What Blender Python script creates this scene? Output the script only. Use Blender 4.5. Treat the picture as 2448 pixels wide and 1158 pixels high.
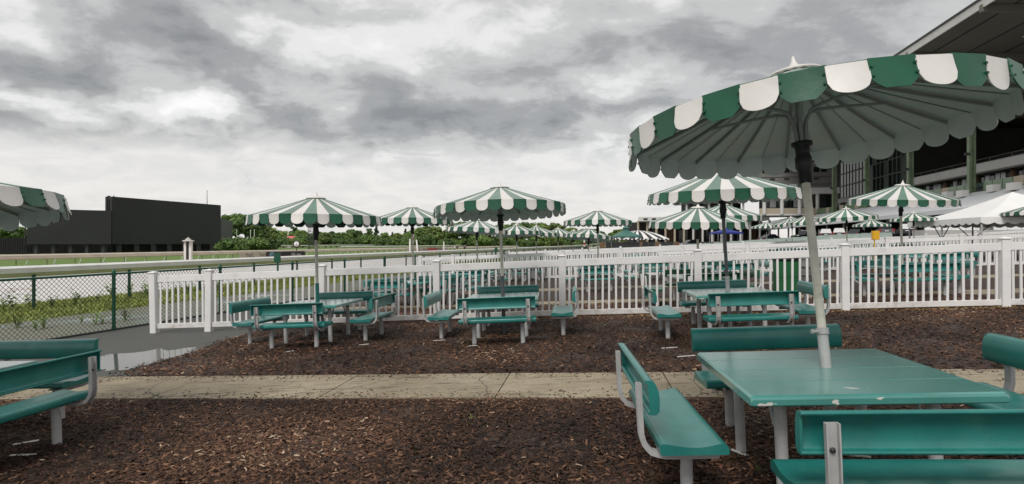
import bpy, math, random
import numpy as np
from mathutils import Vector, Matrix, Euler
R = math.radians
random.seed(7); rng = np.random.default_rng(7)
sc = bpy.context.scene
for o in list(bpy.data.objects): bpy.data.objects.remove(o)
COL = sc.collection
CAMZ = 1.42; F = 1360.0

# ------------------------------------------------------------------ camera
cd = bpy.data.cameras.new("camera"); cam = bpy.data.objects.new("camera", cd); COL.objects.link(cam)
cam.location = (0, 0, CAMZ); cam.rotation_euler = (R(90), 0, 0)
cd.lens = 20.0; cd.sensor_width = 36.0; cd.shift_y = 0.0017
cd.clip_start = 0.05; cd.clip_end = 6000
sc.camera = cam

# ------------------------------------------------------------------ node helpers
class NT:
    def __init__(s, tree): s.t = tree; s.n = tree.nodes; s.l = tree.links
    def __call__(s, typ, ins=None, **kw):
        nd = s.n.new(typ)
        for k, v in kw.items(): setattr(nd, k, v)
        if ins:
            for k, v in ins.items(): s.set(nd, k, v)
        return nd
    def set(s, nd, k, v):
        sock = nd.inputs[k]
        if hasattr(v, 'is_output') or isinstance(v, bpy.types.NodeSocket): s.l.new(v, sock)
        elif isinstance(v, bpy.types.Node): s.l.new(v.outputs[0], sock)
        else: sock.default_value = v
    def math(s, op, a, b=0.0, c=0.0, clamp=False):
        nd = s.n.new('ShaderNodeMath'); nd.operation = op; nd.use_clamp = clamp
        for i, v in enumerate((a, b, c)): s.set(nd, i, v)
        return nd.outputs[0]
    def ramp(s, fac, stops, interp='LINEAR'):
        nd = s.n.new('ShaderNodeValToRGB'); cr = nd.color_ramp; cr.interpolation = interp
        while len(cr.elements) > 1: cr.elements.remove(cr.elements[-1])
        for i, (p, c) in enumerate(stops):
            e = cr.elements[0] if i == 0 else cr.elements.new(p)
            e.position = p; e.color = (*c, 1) if len(c) == 3 else c
        s.set(nd, 0, fac); return nd.outputs[0]
    def mix(s, fac, a, b, mode='MIX'):
        nd = s.n.new('ShaderNodeMix'); nd.data_type = 'RGBA'; nd.blend_type = mode
        for k, v in (('Factor', fac), ('A', a), ('B', b)):
            sock = [q for q in nd.inputs if q.name == k and (q.type == 'RGBA' or (k == 'Factor' and q.type == 'VALUE'))][0]
            if isinstance(v, bpy.types.NodeSocket): s.l.new(v, sock)
            elif k == 'Factor': sock.default_value = v
            else: sock.default_value = (*v, 1) if len(v) == 3 else v
        return [q for q in nd.outputs if q.type == 'RGBA'][0]

# ------------------------------------------------------------------ world: overcast sky
SUN_EL, SUN_AZ = 52.0, 205.0          # degrees; azimuth measured clockwise from +Y (camera looks +Y)
world = bpy.data.worlds.new("World"); sc.world = world; world.use_nodes = True
w = NT(world.node_tree); w.n.clear()
sky = w('ShaderNodeTexSky', sky_type='NISHITA', sun_disc=False, sun_elevation=R(SUN_EL), sun_rotation=R(SUN_AZ))
tc = w('ShaderNodeTexCoord'); sp = w('ShaderNodeSeparateXYZ', {0: tc.outputs['Generated']})
X_, Y_, Z_ = sp.outputs
az = w.math('ARCTAN2', X_, Y_); el = w.math('ARCSINE', Z_)
zp_ = w.math('ADD', w.math('MAXIMUM', Z_, 0.0), 0.26)
cv = w('ShaderNodeCombineXYZ', {0: w.math('DIVIDE', X_, zp_), 1: w.math('MULTIPLY', w.math('DIVIDE', Y_, zp_), 1.15), 2: 3.7})
n1 = w('ShaderNodeTexNoise', {'Vector': cv.outputs[0], 'Scale': 1.5, 'Detail': 9.0, 'Roughness': 0.52, 'Distortion': 0.25})
n2 = w('ShaderNodeTexNoise', {'Vector': cv.outputs[0], 'Scale': 4.6, 'Detail': 8.0, 'Roughness': 0.6, 'Distortion': 0.5})
ae = w('ShaderNodeCombineXYZ', {0: az, 1: el, 2: 0.0})
wn = w('ShaderNodeTexNoise', {'Vector': ae.outputs[0], 'Scale': 5.0, 'Detail': 5.0, 'Roughness': 0.55})
wv = w('ShaderNodeVectorMath', {0: wn.outputs['Color'], 1: (0.5, 0.5, 0.5)}, operation='SUBTRACT')
wv = w('ShaderNodeVectorMath', {0: wv.outputs[0], 1: (0.26, 0.16, 0.0)}, operation='MULTIPLY')
aew = w('ShaderNodeVectorMath', {0: ae.outputs[0], 1: wv.outputs[0]}, operation='ADD')
def blob(px, py, sx, sy, rot, amp):
    a = math.atan((px - 1224) / F); e = math.atan((583 - py) / math.hypot(F, px - 1224))
    m = w('ShaderNodeMapping', {'Vector': aew.outputs[0], 'Location': (a, e, 0), 'Rotation': (0, 0, R(rot)), 'Scale': (sx / F, sy / F, 1)}, vector_type='TEXTURE')
    g = w('ShaderNodeTexGradient', {0: m.outputs[0]}, gradient_type='SPHERICAL')
    return w.math('MULTIPLY', w.math('SMOOTH_MIN', g.outputs[1], 0.75, 0.3), amp)
dens = w.math('MULTIPLY', w.math('SUBTRACT', n1.outputs[0], 0.5), 1.25)
dens = w.math('ADD', dens, w.math('MULTIPLY', w.math('SUBTRACT', n2.outputs[0], 0.5), 0.80))
n3 = w('ShaderNodeTexNoise', {'Vector': cv.outputs[0], 'Scale': 12.0, 'Detail': 6.0, 'Roughness': 0.62, 'Distortion': 0.3})
dens = w.math('ADD', dens, w.math('MULTIPLY', w.math('SUBTRACT', n3.outputs[0], 0.5), 0.30))
dens = w.math('ADD', dens, 0.40)
for b in [(460, 120, 330, 120, -22, .55), (170, 175, 330, 75, 0, .5), (560, 165, 130, 70, -25, .25), (930, 270, 330, 80, 0, .36), (300, 315, 620, 50, 0, .5),
          (1150, 300, 560, 60, 3, .32), (1250, 160, 300, 90, 10, .18), (2000, 60, 620, 190, 8, .42), (1600, 60, 330, 120, 0, .30), (1450, 250, 260, 60, 0, .22), (650, 10, 300, 50, 0, .25),
          (1750, 120, 420, 90, 0, .12), (60, 40, 150, 70, 0, -.2), (420, 215, 130, 70, -25, -.5), (250, 245, 260, 40, 0, -.38), (820, 120, 300, 110, -20, -.22),
          (1000, 60, 260, 80, 0, -.10), (1480, 180, 260, 80, 0, -.18), (1500, 400, 500, 60, 0, -.12), (650, 215, 240, 40, -10, -.28)]:
    dens = w.math('ADD', dens, blob(*b))
cloud = w.ramp(dens, [(0.0, (0.70, 0.695, 0.68)), (0.26, (0.585, 0.58, 0.57)), (0.50, (0.41, 0.408, 0.40)), (0.76, (0.262, 0.263, 0.262)), (1.0, (0.185, 0.187, 0.190))], 'EASE')
hz = w.ramp(n2.outputs[0], [(0.35, (0.60, 0.58, 0.557)), (0.62, (0.535, 0.525, 0.515)), (0.76, (0.39, 0.41, 0.435))], 'EASE')
hfac = w('ShaderNodeMapRange', {0: w.math('ADD', el, w.math('MULTIPLY', w.math('SUBTRACT', wn.outputs[0], .5), .10)), 1: 0.115, 2: 0.185, 3: 0.0, 4: 1.0}, interpolation_type='SMOOTHSTEP')
col = w.mix(hfac.outputs[0], hz, cloud)
x10 = w('ShaderNodeVectorMath', {0: col, 1: (9.5, 9.5, 9.5)}, operation='MULTIPLY')
skyc = w.mix(0.06, x10.outputs[0], sky.outputs[0])
bg = w('ShaderNodeBackground', {'Color': skyc, 'Strength': 0.1})
out = w('ShaderNodeOutputWorld', {'Surface': bg.outputs[0]})

# ------------------------------------------------------------------ sun (overcast: wide)
sd = bpy.data.lights.new("sun", 'SUN'); sun = bpy.data.objects.new("sun", sd); COL.objects.link(sun)
sd.energy = 1.5; sd.angle = R(24); sd.color = (1.0, 0.97, 0.93)
sdir = Vector((math.sin(R(SUN_AZ)) * math.cos(R(SUN_EL)), math.cos(R(SUN_AZ)) * math.cos(R(SUN_EL)), math.sin(R(SUN_EL))))
sun.rotation_euler = sdir.to_track_quat('Z', 'Y').to_euler(); sun.location = (0, -20, 40)

sc.view_settings.view_transform = 'Standard'; sc.view_settings.look = 'None'
sc.view_settings.exposure = 0.62; sc.view_settings.gamma = 1.0; sc.view_settings.use_curve_mapping = False
sc.render.engine = 'CYCLES'

# ------------------------------------------------------------------ materials
MATS = {}
def material(name, color, rough=0.6, var=0.0, vscale=3.0, bump=0.0, bscale=40.0, metal=0.0, spec=0.5, rnd=0.0, stain=None, coat=0.0, flake=None, space='OBJ', trans=0.0, bdist=0.01):
    if name in MATS: return MATS[name]
    m = bpy.data.materials.new(name); m.use_nodes = True; t = NT(m.node_tree); t.n.clear()
    pos = t('ShaderNodeTexCoord').outputs['Object'] if space == 'OBJ' else t('ShaderNodeNewGeometry').outputs['Position']
    c = t('ShaderNodeRGB'); c.outputs[0].default_value = (*color, 1); c = c.outputs[0]
    if rnd:
        oi = t('ShaderNodeObjectInfo')
        f = t.math('MULTIPLY_ADD', oi.outputs['Random'], rnd * 2, 1 - rnd)
        cc = t('ShaderNodeCombineColor', {0: f, 1: f, 2: f}); c = t.mix(1.0, c, cc.outputs[0], 'MULTIPLY')
    if var:
        n = t('ShaderNodeTexNoise', {'Vector': pos, 'Scale': vscale, 'Detail': 6.0, 'Roughness': 0.6})
        f = t('ShaderNodeMapRange', {0: n.outputs[0], 1: 0.3, 2: 0.7, 3: 1 - var, 4: 1 + var})
        cc = t('ShaderNodeCombineColor', {0: f.outputs[0], 1: f.outputs[0], 2: f.outputs[0]}); c = t.mix(1.0, c, cc.outputs[0], 'MULTIPLY')
    if stain:
        scol, ssc, lo, hi, amt = stain
        n = t('ShaderNodeTexNoise', {'Vector': pos, 'Scale': ssc, 'Detail': 7.0, 'Roughness': 0.65})
        f = t('ShaderNodeMapRange', {0: n.outputs[0], 1: lo, 2: hi, 3: 0.0, 4: amt})
        c = t.mix(f.outputs[0], c, scol)
    r = rough
    if flake:
        fcol, fsc, thr = flake
        mp = t('ShaderNodeMapping', {'Vector': pos, 'Scale': (1.0, 2.4, 2.0)})
        n = t('ShaderNodeTexNoise', {'Vector': mp.outputs[0], 'Scale': fsc, 'Detail': 4.0, 'Roughness': 0.5})
        big = t('ShaderNodeTexNoise', {'Vector': pos, 'Scale': 2.3, 'Detail': 2.0})
        f = t.math('GREATER_THAN', t.math('ADD', n.outputs[0], t.math('MULTIPLY', t.math('SUBTRACT', big.outputs[0], .5), .25)), thr)
        c = t.mix(f, c, fcol)
    p = t('ShaderNodeBsdfPrincipled', {'Base Color': c, 'Roughness': r, 'Metallic': metal, 'Specular IOR Level': spec, 'Coat Weight': coat, 'Coat Roughness': 0.15})
    if trans: p.inputs['Transmission Weight'].default_value = trans
    if bump:
        n = t('ShaderNodeTexNoise', {'Vector': pos, 'Scale': bscale, 'Detail': 5.0, 'Roughness': 0.6})
        b = t('ShaderNodeBump', {'Height': n.outputs[0], 'Strength': bump, 'Distance': bdist}); t.set(p, 'Normal', b.outputs[0])
    t('ShaderNodeOutputMaterial', {'Surface': p.outputs[0]})
    MATS[name] = m; return m
M = lambda n: MATS[n]
TEALC = (0.014, 0.165, 0.145)
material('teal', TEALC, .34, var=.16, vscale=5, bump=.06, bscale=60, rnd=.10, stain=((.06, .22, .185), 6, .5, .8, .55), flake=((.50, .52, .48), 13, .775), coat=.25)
material('teal_top', (0.060, 0.235, 0.205), .22, var=.12, vscale=3, bump=.03, bscale=9, rnd=.06, coat=.8, flake=((.62, .60, .56), 6.0, .70), stain=((.10, .24, .20), 14, .58, .8, .35))  # teal lightened for weathering, with sky reflection put into the base colour
material('teal_worn', TEALC, .40, var=.15, vscale=6, bump=.06, bscale=60, flake=((.55, .54, .5), 11, .74))
material('bottle_green', (0.006, .085, .035), .4, var=.15, vscale=6)
material('pale_top', (.33, .40, .36), .35, var=.15, vscale=4)
material('galv', (.40, .40, .395), .45, var=.14, vscale=9, bump=.05, metal=0.0, stain=((.22, .20, .17), 14, .6, .85, .5))
material('pole_silver', (.60, .57, .49), .38, var=.18, vscale=8, stain=((.16, .14, .10), 11, .55, .8, .5))
material('pole_dark', (.09, .10, .105), .45, var=.2, vscale=9)
material('black_plastic', (.012, .012, .013), .45)
material('u_green', (0.006, 0.082, 0.040), .33, var=.16, vscale=4, bump=.12, bscale=6, rnd=.12, stain=((.05, .13, .09), 9, .6, .85, .35), bdist=.02)
material('u_white', (0.66, 0.635, 0.60), .36, var=.06, vscale=4, bump=.12, bscale=6, rnd=.06, stain=((.42, .39, .33), 7, .55, .85, .45), bdist=.02)
material('u_green_top', (0.035, 0.125, 0.075), .26, var=.16, vscale=3, bump=.12, bscale=6, rnd=.18, stain=((.12, .20, .15), 7, .5, .8, .5), bdist=.02, coat=.3)  # paler than the valances: sun fading plus sky gloss put into the colour
material('u_inner', (.74, .77, .76), .6, var=.10, vscale=3, rnd=.08)
material('u_inner_green', (.012, .05, .035), .6, var=.10, vscale=3)
material('u_rib', (.34, .34, .32), .5, var=.1)
material('vinyl', (.76, .745, .735), .42, var=.06, vscale=2.5, rnd=.03, stain=((.42, .38, .32), 7, .56, .8, .45))
material('vinyl_low', (.70, .68, .66), .5, var=.10, vscale=2.5, rnd=.05, space='W', stain=((.26, .21, .16), 6, .48, .75, .6))
material('concrete_plain', (.31, .255, .165), .85, var=.2)
material('concrete_grey', (.42, .41, .39), .8, var=.12, vscale=1.2, space='W')
material('cl_green', (.006, .075, .040), .4, var=.2, vscale=8)
material('cl_wire', (.020, .026, .020), .6)
material('rail_white', (.74, .73, .71), .4, var=.08, vscale=1.5, stain=((.40, .36, .30), 2.5, .55, .8, .45))
material('rail_tan', (.46, .40, .31), .5, var=.15, vscale=.8)
material('rail_post', (.20, .17, .13), .6)
material('black_screen', (.017, .018, .019), .6, var=.22, vscale=.12)
material('dark_steel', (.03, .03, .032), .6)
material('dark_grey_panel', (.055, .055, .058), .7)
material('black_fence', (.012, .012, .013), .8)
material('leaf_a', (.125, .200, .045), .65, rnd=.25, var=.55, vscale=.35)
material('leaf_b', (.088, .155, .038), .65, rnd=.25, var=.55, vscale=.35)
material('leaf_c', (.035, .070, .028), .65, rnd=.2, var=.5, vscale=.5)
material('leaf_d', (.165, .225, .060), .65, rnd=.25, var=.5, vscale=.35)
material('grass_blade', (.21, .25, .05), .7, rnd=.2, var=.4, vscale=1.5, space='W')
material('weed', (.20, .30, .055), .6, rnd=.3, var=.4, vscale=6)
material('bark_tree', (.07, .05, .035), .9, var=.3)
material('glass_dark', (.012, .016, .017), .08, var=.4, vscale=.15)
material('glass_grey', (.10, .12, .11), .15, var=.3, vscale=.3)
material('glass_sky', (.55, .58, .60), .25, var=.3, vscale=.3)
material('gs_wall', (.17, .165, .155), .8, var=.1, vscale=.3)
material('gs_white', (.60, .59, .57), .6, var=.08, vscale=.4)
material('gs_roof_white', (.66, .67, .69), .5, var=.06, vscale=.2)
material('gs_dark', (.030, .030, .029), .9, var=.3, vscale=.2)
material('gs_under', (.16, .15, .125), .85, var=.10, vscale=.15)
material('gs_green', (.16, .22, .13), .45, var=.25, vscale=1.2, stain=((.20, .17, .08), 1.6, .55, .75, .6))
material('gs_mull', (.10, .13, .10), .5)
material('gs_brown', (.16, .095, .055), .8, var=.2)
material('gs_glassgreen', (.12, .20, .11), .2, var=.2, vscale=.4)
material('gs_seat', (.012, .045, .03), .5)
material('red_roof', (.14, .045, .035), .8, var=.2)
material('tan_wall', (.42, .36, .27), .8, var=.1)
material('tent_white', (.72, .71, .69), .6, var=.05, vscale=.8, bump=.25, bscale=2.5, bdist=.05)
material('tent_dark', (.04, .04, .045), .7)
material('tent_blue', (.015, .03, .22), .6)
material('pav_green', (.05, .15, .125), .5, var=.15, vscale=.6)
material('red', (.35, .03, .025), .5)
material('pink', (.55, .12, .12), .6)
material('yellow', (.75, .40, .01), .45)
material('tyre', (.012, .012, .012), .8)
material('rim', (.35, .35, .36), .3, metal=.7)
material('car_glass', (.008, .009, .01), .06)
for nm, c in (('car_black', (.008, .008, .010)), ('car_grey', (.10, .105, .115)), ('car_navy', (.010, .013, .03)), ('car_silver', (.35, .36, .38)), ('car_white', (.6, .6, .6))): material(nm, c, .18, coat=.6)
material('tail_red', (.35, .01, .008), .3)
material('board_beige', (.50, .46, .38), .6); material('board_black', (.012, .012, .016), .5)
material('ink', (.02, .018, .016), .6); material('text_white', (.75, .75, .75), .6); material('logo_blue', (.12, .25, .32), .5); material('text_red', (.40, .05, .04), .6)
material('cloth_white', (.6, .6, .6), .8); material('cloth_dark', (.02, .022, .028), .8); material('cloth_tan', (.35, .28, .2), .8); material('skin', (.38, .22, .15), .6); material('hair', (.02, .015, .01), .7)
material('bin_green', (.006, .10, .028), .45, var=.1); material('bin_grey', (.16, .16, .155), .6, var=.2, vscale=5)
material('litter', (.60, .58, .54), .6)

def simple_nodes(name):
    m = bpy.data.materials.new(name); m.use_nodes = True; t = NT(m.node_tree); t.n.clear(); MATS[name] = m
    return m, t
# bark chips: colour from a per-chip attribute
m, t = simple_nodes('chips')
at_ = t('ShaderNodeAttribute', attribute_name='tone')
c = t.ramp(at_.outputs['Fac'], [(0, (.012, .0065, .0040)), (.30, (.038, .0185, .0105)), (.60, (.098, .047, .026)), (.84, (.205, .105, .058)), (.95, (.30, .19, .12)), (1.0, (.45, .34, .24))])
p = t('ShaderNodeBsdfPrincipled', {'Base Color': c, 'Roughness': .6, 'Specular IOR Level': .3}); t('ShaderNodeOutputMaterial', {'Surface': p.outputs[0]})
m, t = simple_nodes('concrete')
pos = t('ShaderNodeNewGeometry').outputs['Position']; oi = t('ShaderNodeObjectInfo')
n1_ = t('ShaderNodeTexNoise', {'Vector': pos, 'Scale': 1.1, 'Detail': 6.0, 'Roughness': .6}); n2_ = t('ShaderNodeTexNoise', {'Vector': pos, 'Scale': 38.0, 'Detail': 4.0, 'Roughness': .6})
sc_ = t('ShaderNodeTexNoise', {'Vector': t('ShaderNodeMapping', {'Vector': pos, 'Rotation': (0, 0, R(-38)), 'Scale': (.9, 5.0, 1)}).outputs[0], 'Scale': 2.6, 'Detail': 7.0, 'Roughness': .68})
c = t.ramp(n1_.outputs[0], [(.30, (.205, .168, .112)), (.5, (.275, .230, .158)), (.72, (.35, .30, .215))])
f_ = t.math('MULTIPLY_ADD', oi.outputs['Random'], .28, .86); c = t.mix(1.0, c, t('ShaderNodeCombineColor', {0: f_, 1: f_, 2: f_}).outputs[0], 'MULTIPLY')
f_ = t('ShaderNodeMapRange', {0: n2_.outputs[0], 1: .3, 2: .7, 3: .82, 4: 1.14}).outputs[0]; c = t.mix(1.0, c, t('ShaderNodeCombineColor', {0: f_, 1: f_, 2: f_}).outputs[0], 'MULTIPLY')
f_ = t('ShaderNodeMapRange', {0: sc_.outputs[0], 1: .53, 2: .66, 3: 0.0, 4: .85}).outputs[0]; c = t.mix(f_, c, (.070, .054, .036))
ck = t('ShaderNodeTexVoronoi', {'Vector': t('ShaderNodeVectorMath', {0: pos, 1: t('ShaderNodeVectorMath', {0: n1_.outputs['Color'], 1: (.5, .5, .5)}, operation='MULTIPLY').outputs[0]}, operation='ADD').outputs[0], 'Scale': .42}, feature='DISTANCE_TO_EDGE')
f_ = t('ShaderNodeMapRange', {0: ck.outputs[0], 1: 0.0, 2: .006, 3: .8, 4: 0.0}).outputs[0]; c = t.mix(f_, c, (.05, .042, .03))
b = t('ShaderNodeBump', {'Height': n2_.outputs[0], 'Strength': .35, 'Distance': .01})
p = t('ShaderNodeBsdfPrincipled', {'Base Color': c, 'Roughness': .85, 'Normal': b.outputs[0]}); t('ShaderNodeOutputMaterial', {'Surface': p.outputs[0]})
# mulch bed under the chips
m, t = simple_nodes('mulch')
pos = t('ShaderNodeNewGeometry').outputs['Position']
v = t('ShaderNodeTexVoronoi', {'Vector': t('ShaderNodeMapping', {'Vector': pos, 'Scale': (1, 2.2, 1)}).outputs[0], 'Scale': 26.0, 'Randomness': 1.0})
n = t('ShaderNodeTexNoise', {'Vector': pos, 'Scale': 1.3, 'Detail': 4.0})
f = t.math('ADD', t.math('MULTIPLY', v.outputs['Color'], .75), t.math('MULTIPLY', t.math('SUBTRACT', n.outputs[0], .5), .5))
c = t.ramp(f, [(0, (.012, .0065, .0042)), (.45, (.036, .019, .012)), (.75, (.10, .054, .032)), (1, (.24, .15, .09))])
b = t('ShaderNodeBump', {'Height': v.outputs['Color'], 'Strength': .8, 'Distance': .02})
p = t('ShaderNodeBsdfPrincipled', {'Base Color': c, 'Roughness': .75, 'Normal': b.outputs[0]}); t('ShaderNodeOutputMaterial', {'Surface': p.outputs[0]})
# ground materials with wet patches
def wet_ground(name, dry, damp, scale, lo, hi, rdry, rwet, bumps=.3, bsc=8.0, stretch=(1, 1, 1), water=(.03, .028, .025), rot=0.0, seedz=0.0, spec=.5, wb=.03):
    m, t = simple_nodes(name)
    pos = t('ShaderNodeNewGeometry').outputs['Position']
    mp = t('ShaderNodeMapping', {'Vector': pos, 'Rotation': (0, 0, rot), 'Scale': stretch, 'Location': (0, 0, seedz)}).outputs[0]
    n = t('ShaderNodeTexNoise', {'Vector': mp, 'Scale': scale, 'Detail': 7.0, 'Roughness': .58})
    f = t('ShaderNodeMapRange', {0: n.outputs[0], 1: lo, 2: hi, 3: 0.0, 4: 1.0}, interpolation_type='SMOOTHSTEP').outputs[0]
    n2 = t('ShaderNodeTexNoise', {'Vector': mp, 'Scale': scale * 9, 'Detail': 6.0, 'Roughness': .65})
    c = t.mix(n2.outputs[0], dry, damp)
    c = t.mix(f, c, water)
    r = t('ShaderNodeMapRange', {0: f, 3: rdry, 4: rwet}).outputs[0]
    n3 = t('ShaderNodeTexNoise', {'Vector': mp, 'Scale': bsc, 'Detail': 5.0, 'Roughness': .6})
    bs = t('ShaderNodeMapRange', {0: f, 3: bumps, 4: bumps * wb}).outputs[0]
    b = t('ShaderNodeBump', {'Height': n3.outputs[0], 'Strength': bs, 'Distance': .05})
    p = t('ShaderNodeBsdfPrincipled', {'Base Color': c, 'Roughness': r, 'Specular IOR Level': spec, 'Normal': b.outputs[0]}); t('ShaderNodeOutputMaterial', {'Surface': p.outputs[0]})
wet_ground('asphalt', (.046, .057, .049), (.028, .036, .031), .55, .62, .68, .88, .04, .25, 60, seedz=4.2, spec=.25)
wet_ground('verge', (.20, .175, .130), (.12, .15, .115), .35, .50, .62, .7, .12, .4, 12, water=(.10, .14, .11), seedz=1.0)
wet_ground('track', (.52, .45, .39), (.44, .375, .32), .16, .30, .46, .45, .30, .5, 3.0, stretch=(1, 1, 1), water=(.68, .65, .62), seedz=2.0, spec=1.0, wb=.25)  # pale dirt and water colours: sky glare on the wet surface painted in
wet_ground('track_dry', (.36, .27, .20), (.24, .18, .135), .30, .72, .80, .8, .3, .9, 2.0, water=(.12, .095, .075), seedz=2.0)
wet_ground('turf', (.115, .185, .022), (.075, .135, .020), .08, .95, 1.2, .85, .8, .5, 6.0)
wet_ground('rough_grass', (.17, .19, .045), (.10, .11, .04), .5, .95, 1.2, .9, .8, .8, 9.0)
wet_ground('apron', (.080, .078, .070), (.052, .055, .050), .4, .70, .78, .7, .1, .2, 40)

# ------------------------------------------------------------------ mesh builder
class MB:
    def __init__(s): s.v = []; s.f = []; s.m = []; s.sm = []
    def add(s, vs, fs, mi=0, smooth=False):
        b = len(s.v); s.v += [tuple(q) for q in vs]
        for f in fs: s.f.append([b + i for i in f]); s.m.append(mi); s.sm.append(smooth)
    def box(s, c, d, rot=None, mi=0):
        x, y, z = d[0] / 2, d[1] / 2, d[2] / 2
        vs = [Vector((a, b, e)) for e in (-z, z) for b in (-y, y) for a in (-x, x)]
        if rot is not None:
            q = rot if isinstance(rot, Matrix) else Euler(rot).to_matrix(); vs = [q @ v for v in vs]
        vs = [v + Vector(c) for v in vs]
        s.add(vs, [(0, 2, 3, 1), (4, 5, 7, 6), (0, 1, 5, 4), (2, 6, 7, 3), (0, 4, 6, 2), (1, 3, 7, 5)], mi)
    def bbox(s, c, d, bev=.01, mi=0):      # box with bevelled vertical edges and top rim
        x, y, z = d[0] / 2, d[1] / 2, d[2] / 2; b = bev
        def ring(ix, iy, zz): return [(c[0] - ix + b, c[1] - iy, zz), (c[0] + ix - b, c[1] - iy, zz), (c[0] + ix, c[1] - iy + b, zz), (c[0] + ix, c[1] + iy - b, zz), (c[0] + ix - b, c[1] + iy, zz), (c[0] - ix + b, c[1] + iy, zz), (c[0] - ix, c[1] + iy - b, zz), (c[0] - ix, c[1] - iy + b, zz)]
        rs = [ring(x - b, y - b, c[2] - z), ring(x, y, c[2] - z + b), ring(x, y, c[2] + z - b), ring(x - b, y - b, c[2] + z)]
        vs = [q for r in rs for q in r]; fs = [list(range(7, -1, -1)), list(range(24, 32))]
        for k in range(3):
            for i in range(8): fs.append((k * 8 + i, k * 8 + (i + 1) % 8, k * 8 + 8 + (i + 1) % 8, k * 8 + 8 + i))
        s.add(vs, fs, mi)
    def tube(s, pts, r, n=8, mi=0, caps=True, flat=1.0, smooth=True):
        pts = [Vector(q) for q in pts]; k = len(pts)
        rr = r if isinstance(r, (list, tuple)) else [r] * k
        vs = []
        ref = Vector((0, 0, 1)) if abs((pts[-1] - pts[0]).normalized().z) < .95 else Vector((1, 0, 0))
        for i, q in enumerate(pts):
            d = (pts[min(i + 1, k - 1)] - pts[max(i - 1, 0)]).normalized()
            a = d.cross(ref).normalized(); b = a.cross(d)
            for j in range(n):
                t = 2 * math.pi * j / n; vs.append(q + a * (rr[i] * math.cos(t)) + b * (rr[i] * flat * math.sin(t)))
        fs = [(i * n + j, i * n + (j + 1) % n, (i + 1) * n + (j + 1) % n, (i + 1) * n + j) for i in range(k - 1) for j in range(n)]
        s.add(vs, fs, mi, smooth)
        if caps: s.add(vs[:n], [list(range(n - 1, -1, -1))], mi); s.add(vs[-n:], [list(range(n))], mi)
    def extrude(s, prof, x0, x1, mi=0, axis='x', smooth=False):   # closed profile in (y,z), extruded along x
        n = len(prof)
        P = (lambda x, a, b: (x, a, b)) if axis == 'x' else (lambda x, a, b: (a, x, b))
        vs = [P(x0, a, b) for a, b in prof] + [P(x1, a, b) for a, b in prof]
        s.add(vs, [(i, (i + 1) % n, n + (i + 1) % n, n + i) for i in range(n)], mi, smooth)
        s.add(vs[:n], [list(range(n - 1, -1, -1))], mi); s.add(vs[n:], [list(range(n))], mi)
    def lathe(s, prof, n=16, mi=0, smooth=True, c=(0, 0, 0)):
        k = len(prof); vs = [(c[0] + r * math.cos(2 * math.pi * j / n), c[1] + r * math.sin(2 * math.pi * j / n), c[2] + z) for r, z in prof for j in range(n)]
        s.add(vs, [(i * n + j, i * n + (j + 1) % n, (i + 1) * n + (j + 1) % n, (i + 1) * n + j) for i in range(k - 1) for j in range(n)], mi, smooth)
    def mesh(s, name, mats):
        me = bpy.data.meshes.new(name); me.from_pydata(s.v, [], s.f)
        for q in (mats if isinstance(mats, (list, tuple)) else [mats]): me.materials.append(M(q) if isinstance(q, str) else q)
        me.polygons.foreach_set('material_index', s.m); me.polygons.foreach_set('use_smooth', s.sm)
        me.update(); return me
def npmesh(name, verts, faces, mats, smooth=False):
    me = bpy.data.meshes.new(name); verts = np.asarray(verts, np.float32); faces = np.asarray(faces, np.int32)
    k = faces.shape[1]
    me.vertices.add(len(verts)); me.vertices.foreach_set('co', verts.ravel())
    me.loops.add(faces.size); me.loops.foreach_set('vertex_index', faces.ravel())
    me.polygons.add(len(faces)); me.polygons.foreach_set('loop_start', np.arange(0, faces.size, k, dtype=np.int32)); me.polygons.foreach_set('loop_total', np.full(len(faces), k, np.int32))
    for q in (mats if isinstance(mats, (list, tuple)) else [mats]): me.materials.append(M(q))
    if smooth: me.polygons.foreach_set('use_smooth', np.ones(len(faces), bool))
    me.update(calc_edges=True); me.validate(); return me
def ob(name, mesh, parent=None, mat=None, label=None, cat=None, group=None, kind=None):
    o = bpy.data.objects.new(name, mesh); COL.objects.link(o)
    if parent is not None: o.parent = parent
    if mat is not None: o.matrix_local = mat
    if label: o['label'] = label
    if cat: o['category'] = cat
    if group: o['group'] = group
    if kind: o['kind'] = kind
    return o
def thing(name, label, cat, mat=None, group=None): return ob(name, None, None, mat, label, cat, group)
T = Matrix.Translation
def RZ(a): return Matrix.Rotation(a, 4, 'Z')
def RX(a): return Matrix.Rotation(a, 4, 'X')
def RY(a): return Matrix.Rotation(a, 4, 'Y')

# ------------------------------------------------------------------ terrain
NV = (0.964, -0.2665); UV = (0.2665, 0.964)        # across the track / along the track
def st(s, t): return s * NV[0] + t * UV[0], s * NV[1] + t * UV[1]
def sof(x, y): return x * NV[0] + y * NV[1]
def sm(a, b, x):
    t = min(max((x - a) / (b - a), 0), 1); return t * t * (3 - 2 * t)
def gz(x, y):
    yy = min(max(y, -40), 110)
    xc = min(x, 60 if y < 100 else max(30, 60 - (y - 100) * .15)); z = .042 * xc - .008 * yy + .024 * max(xc - 25, 0)
    s = sof(x, y)
    if s < -11.9:
        zt = min(-.84 + .0013 * y, -.5)
        k = sm(-11.9, -42, s) if s > -42 else 1.0
        x2, y2 = x + NV[0] * (-11.9 - s), y + NV[1] * (-11.9 - s)
        za = .042 * x2 - .008 * min(max(y2, -40), 110)
        z = za * (1 - k) + zt * k
    return z
def inv(px, py, h=0.0):
    a = (px - 1224) / F; b = (py - 583) / F
    D = (CAMZ - h) / (b + .042 * a - .008); return a * D, D
def atx(px, D): return (px - 1224) / F * D
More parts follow.
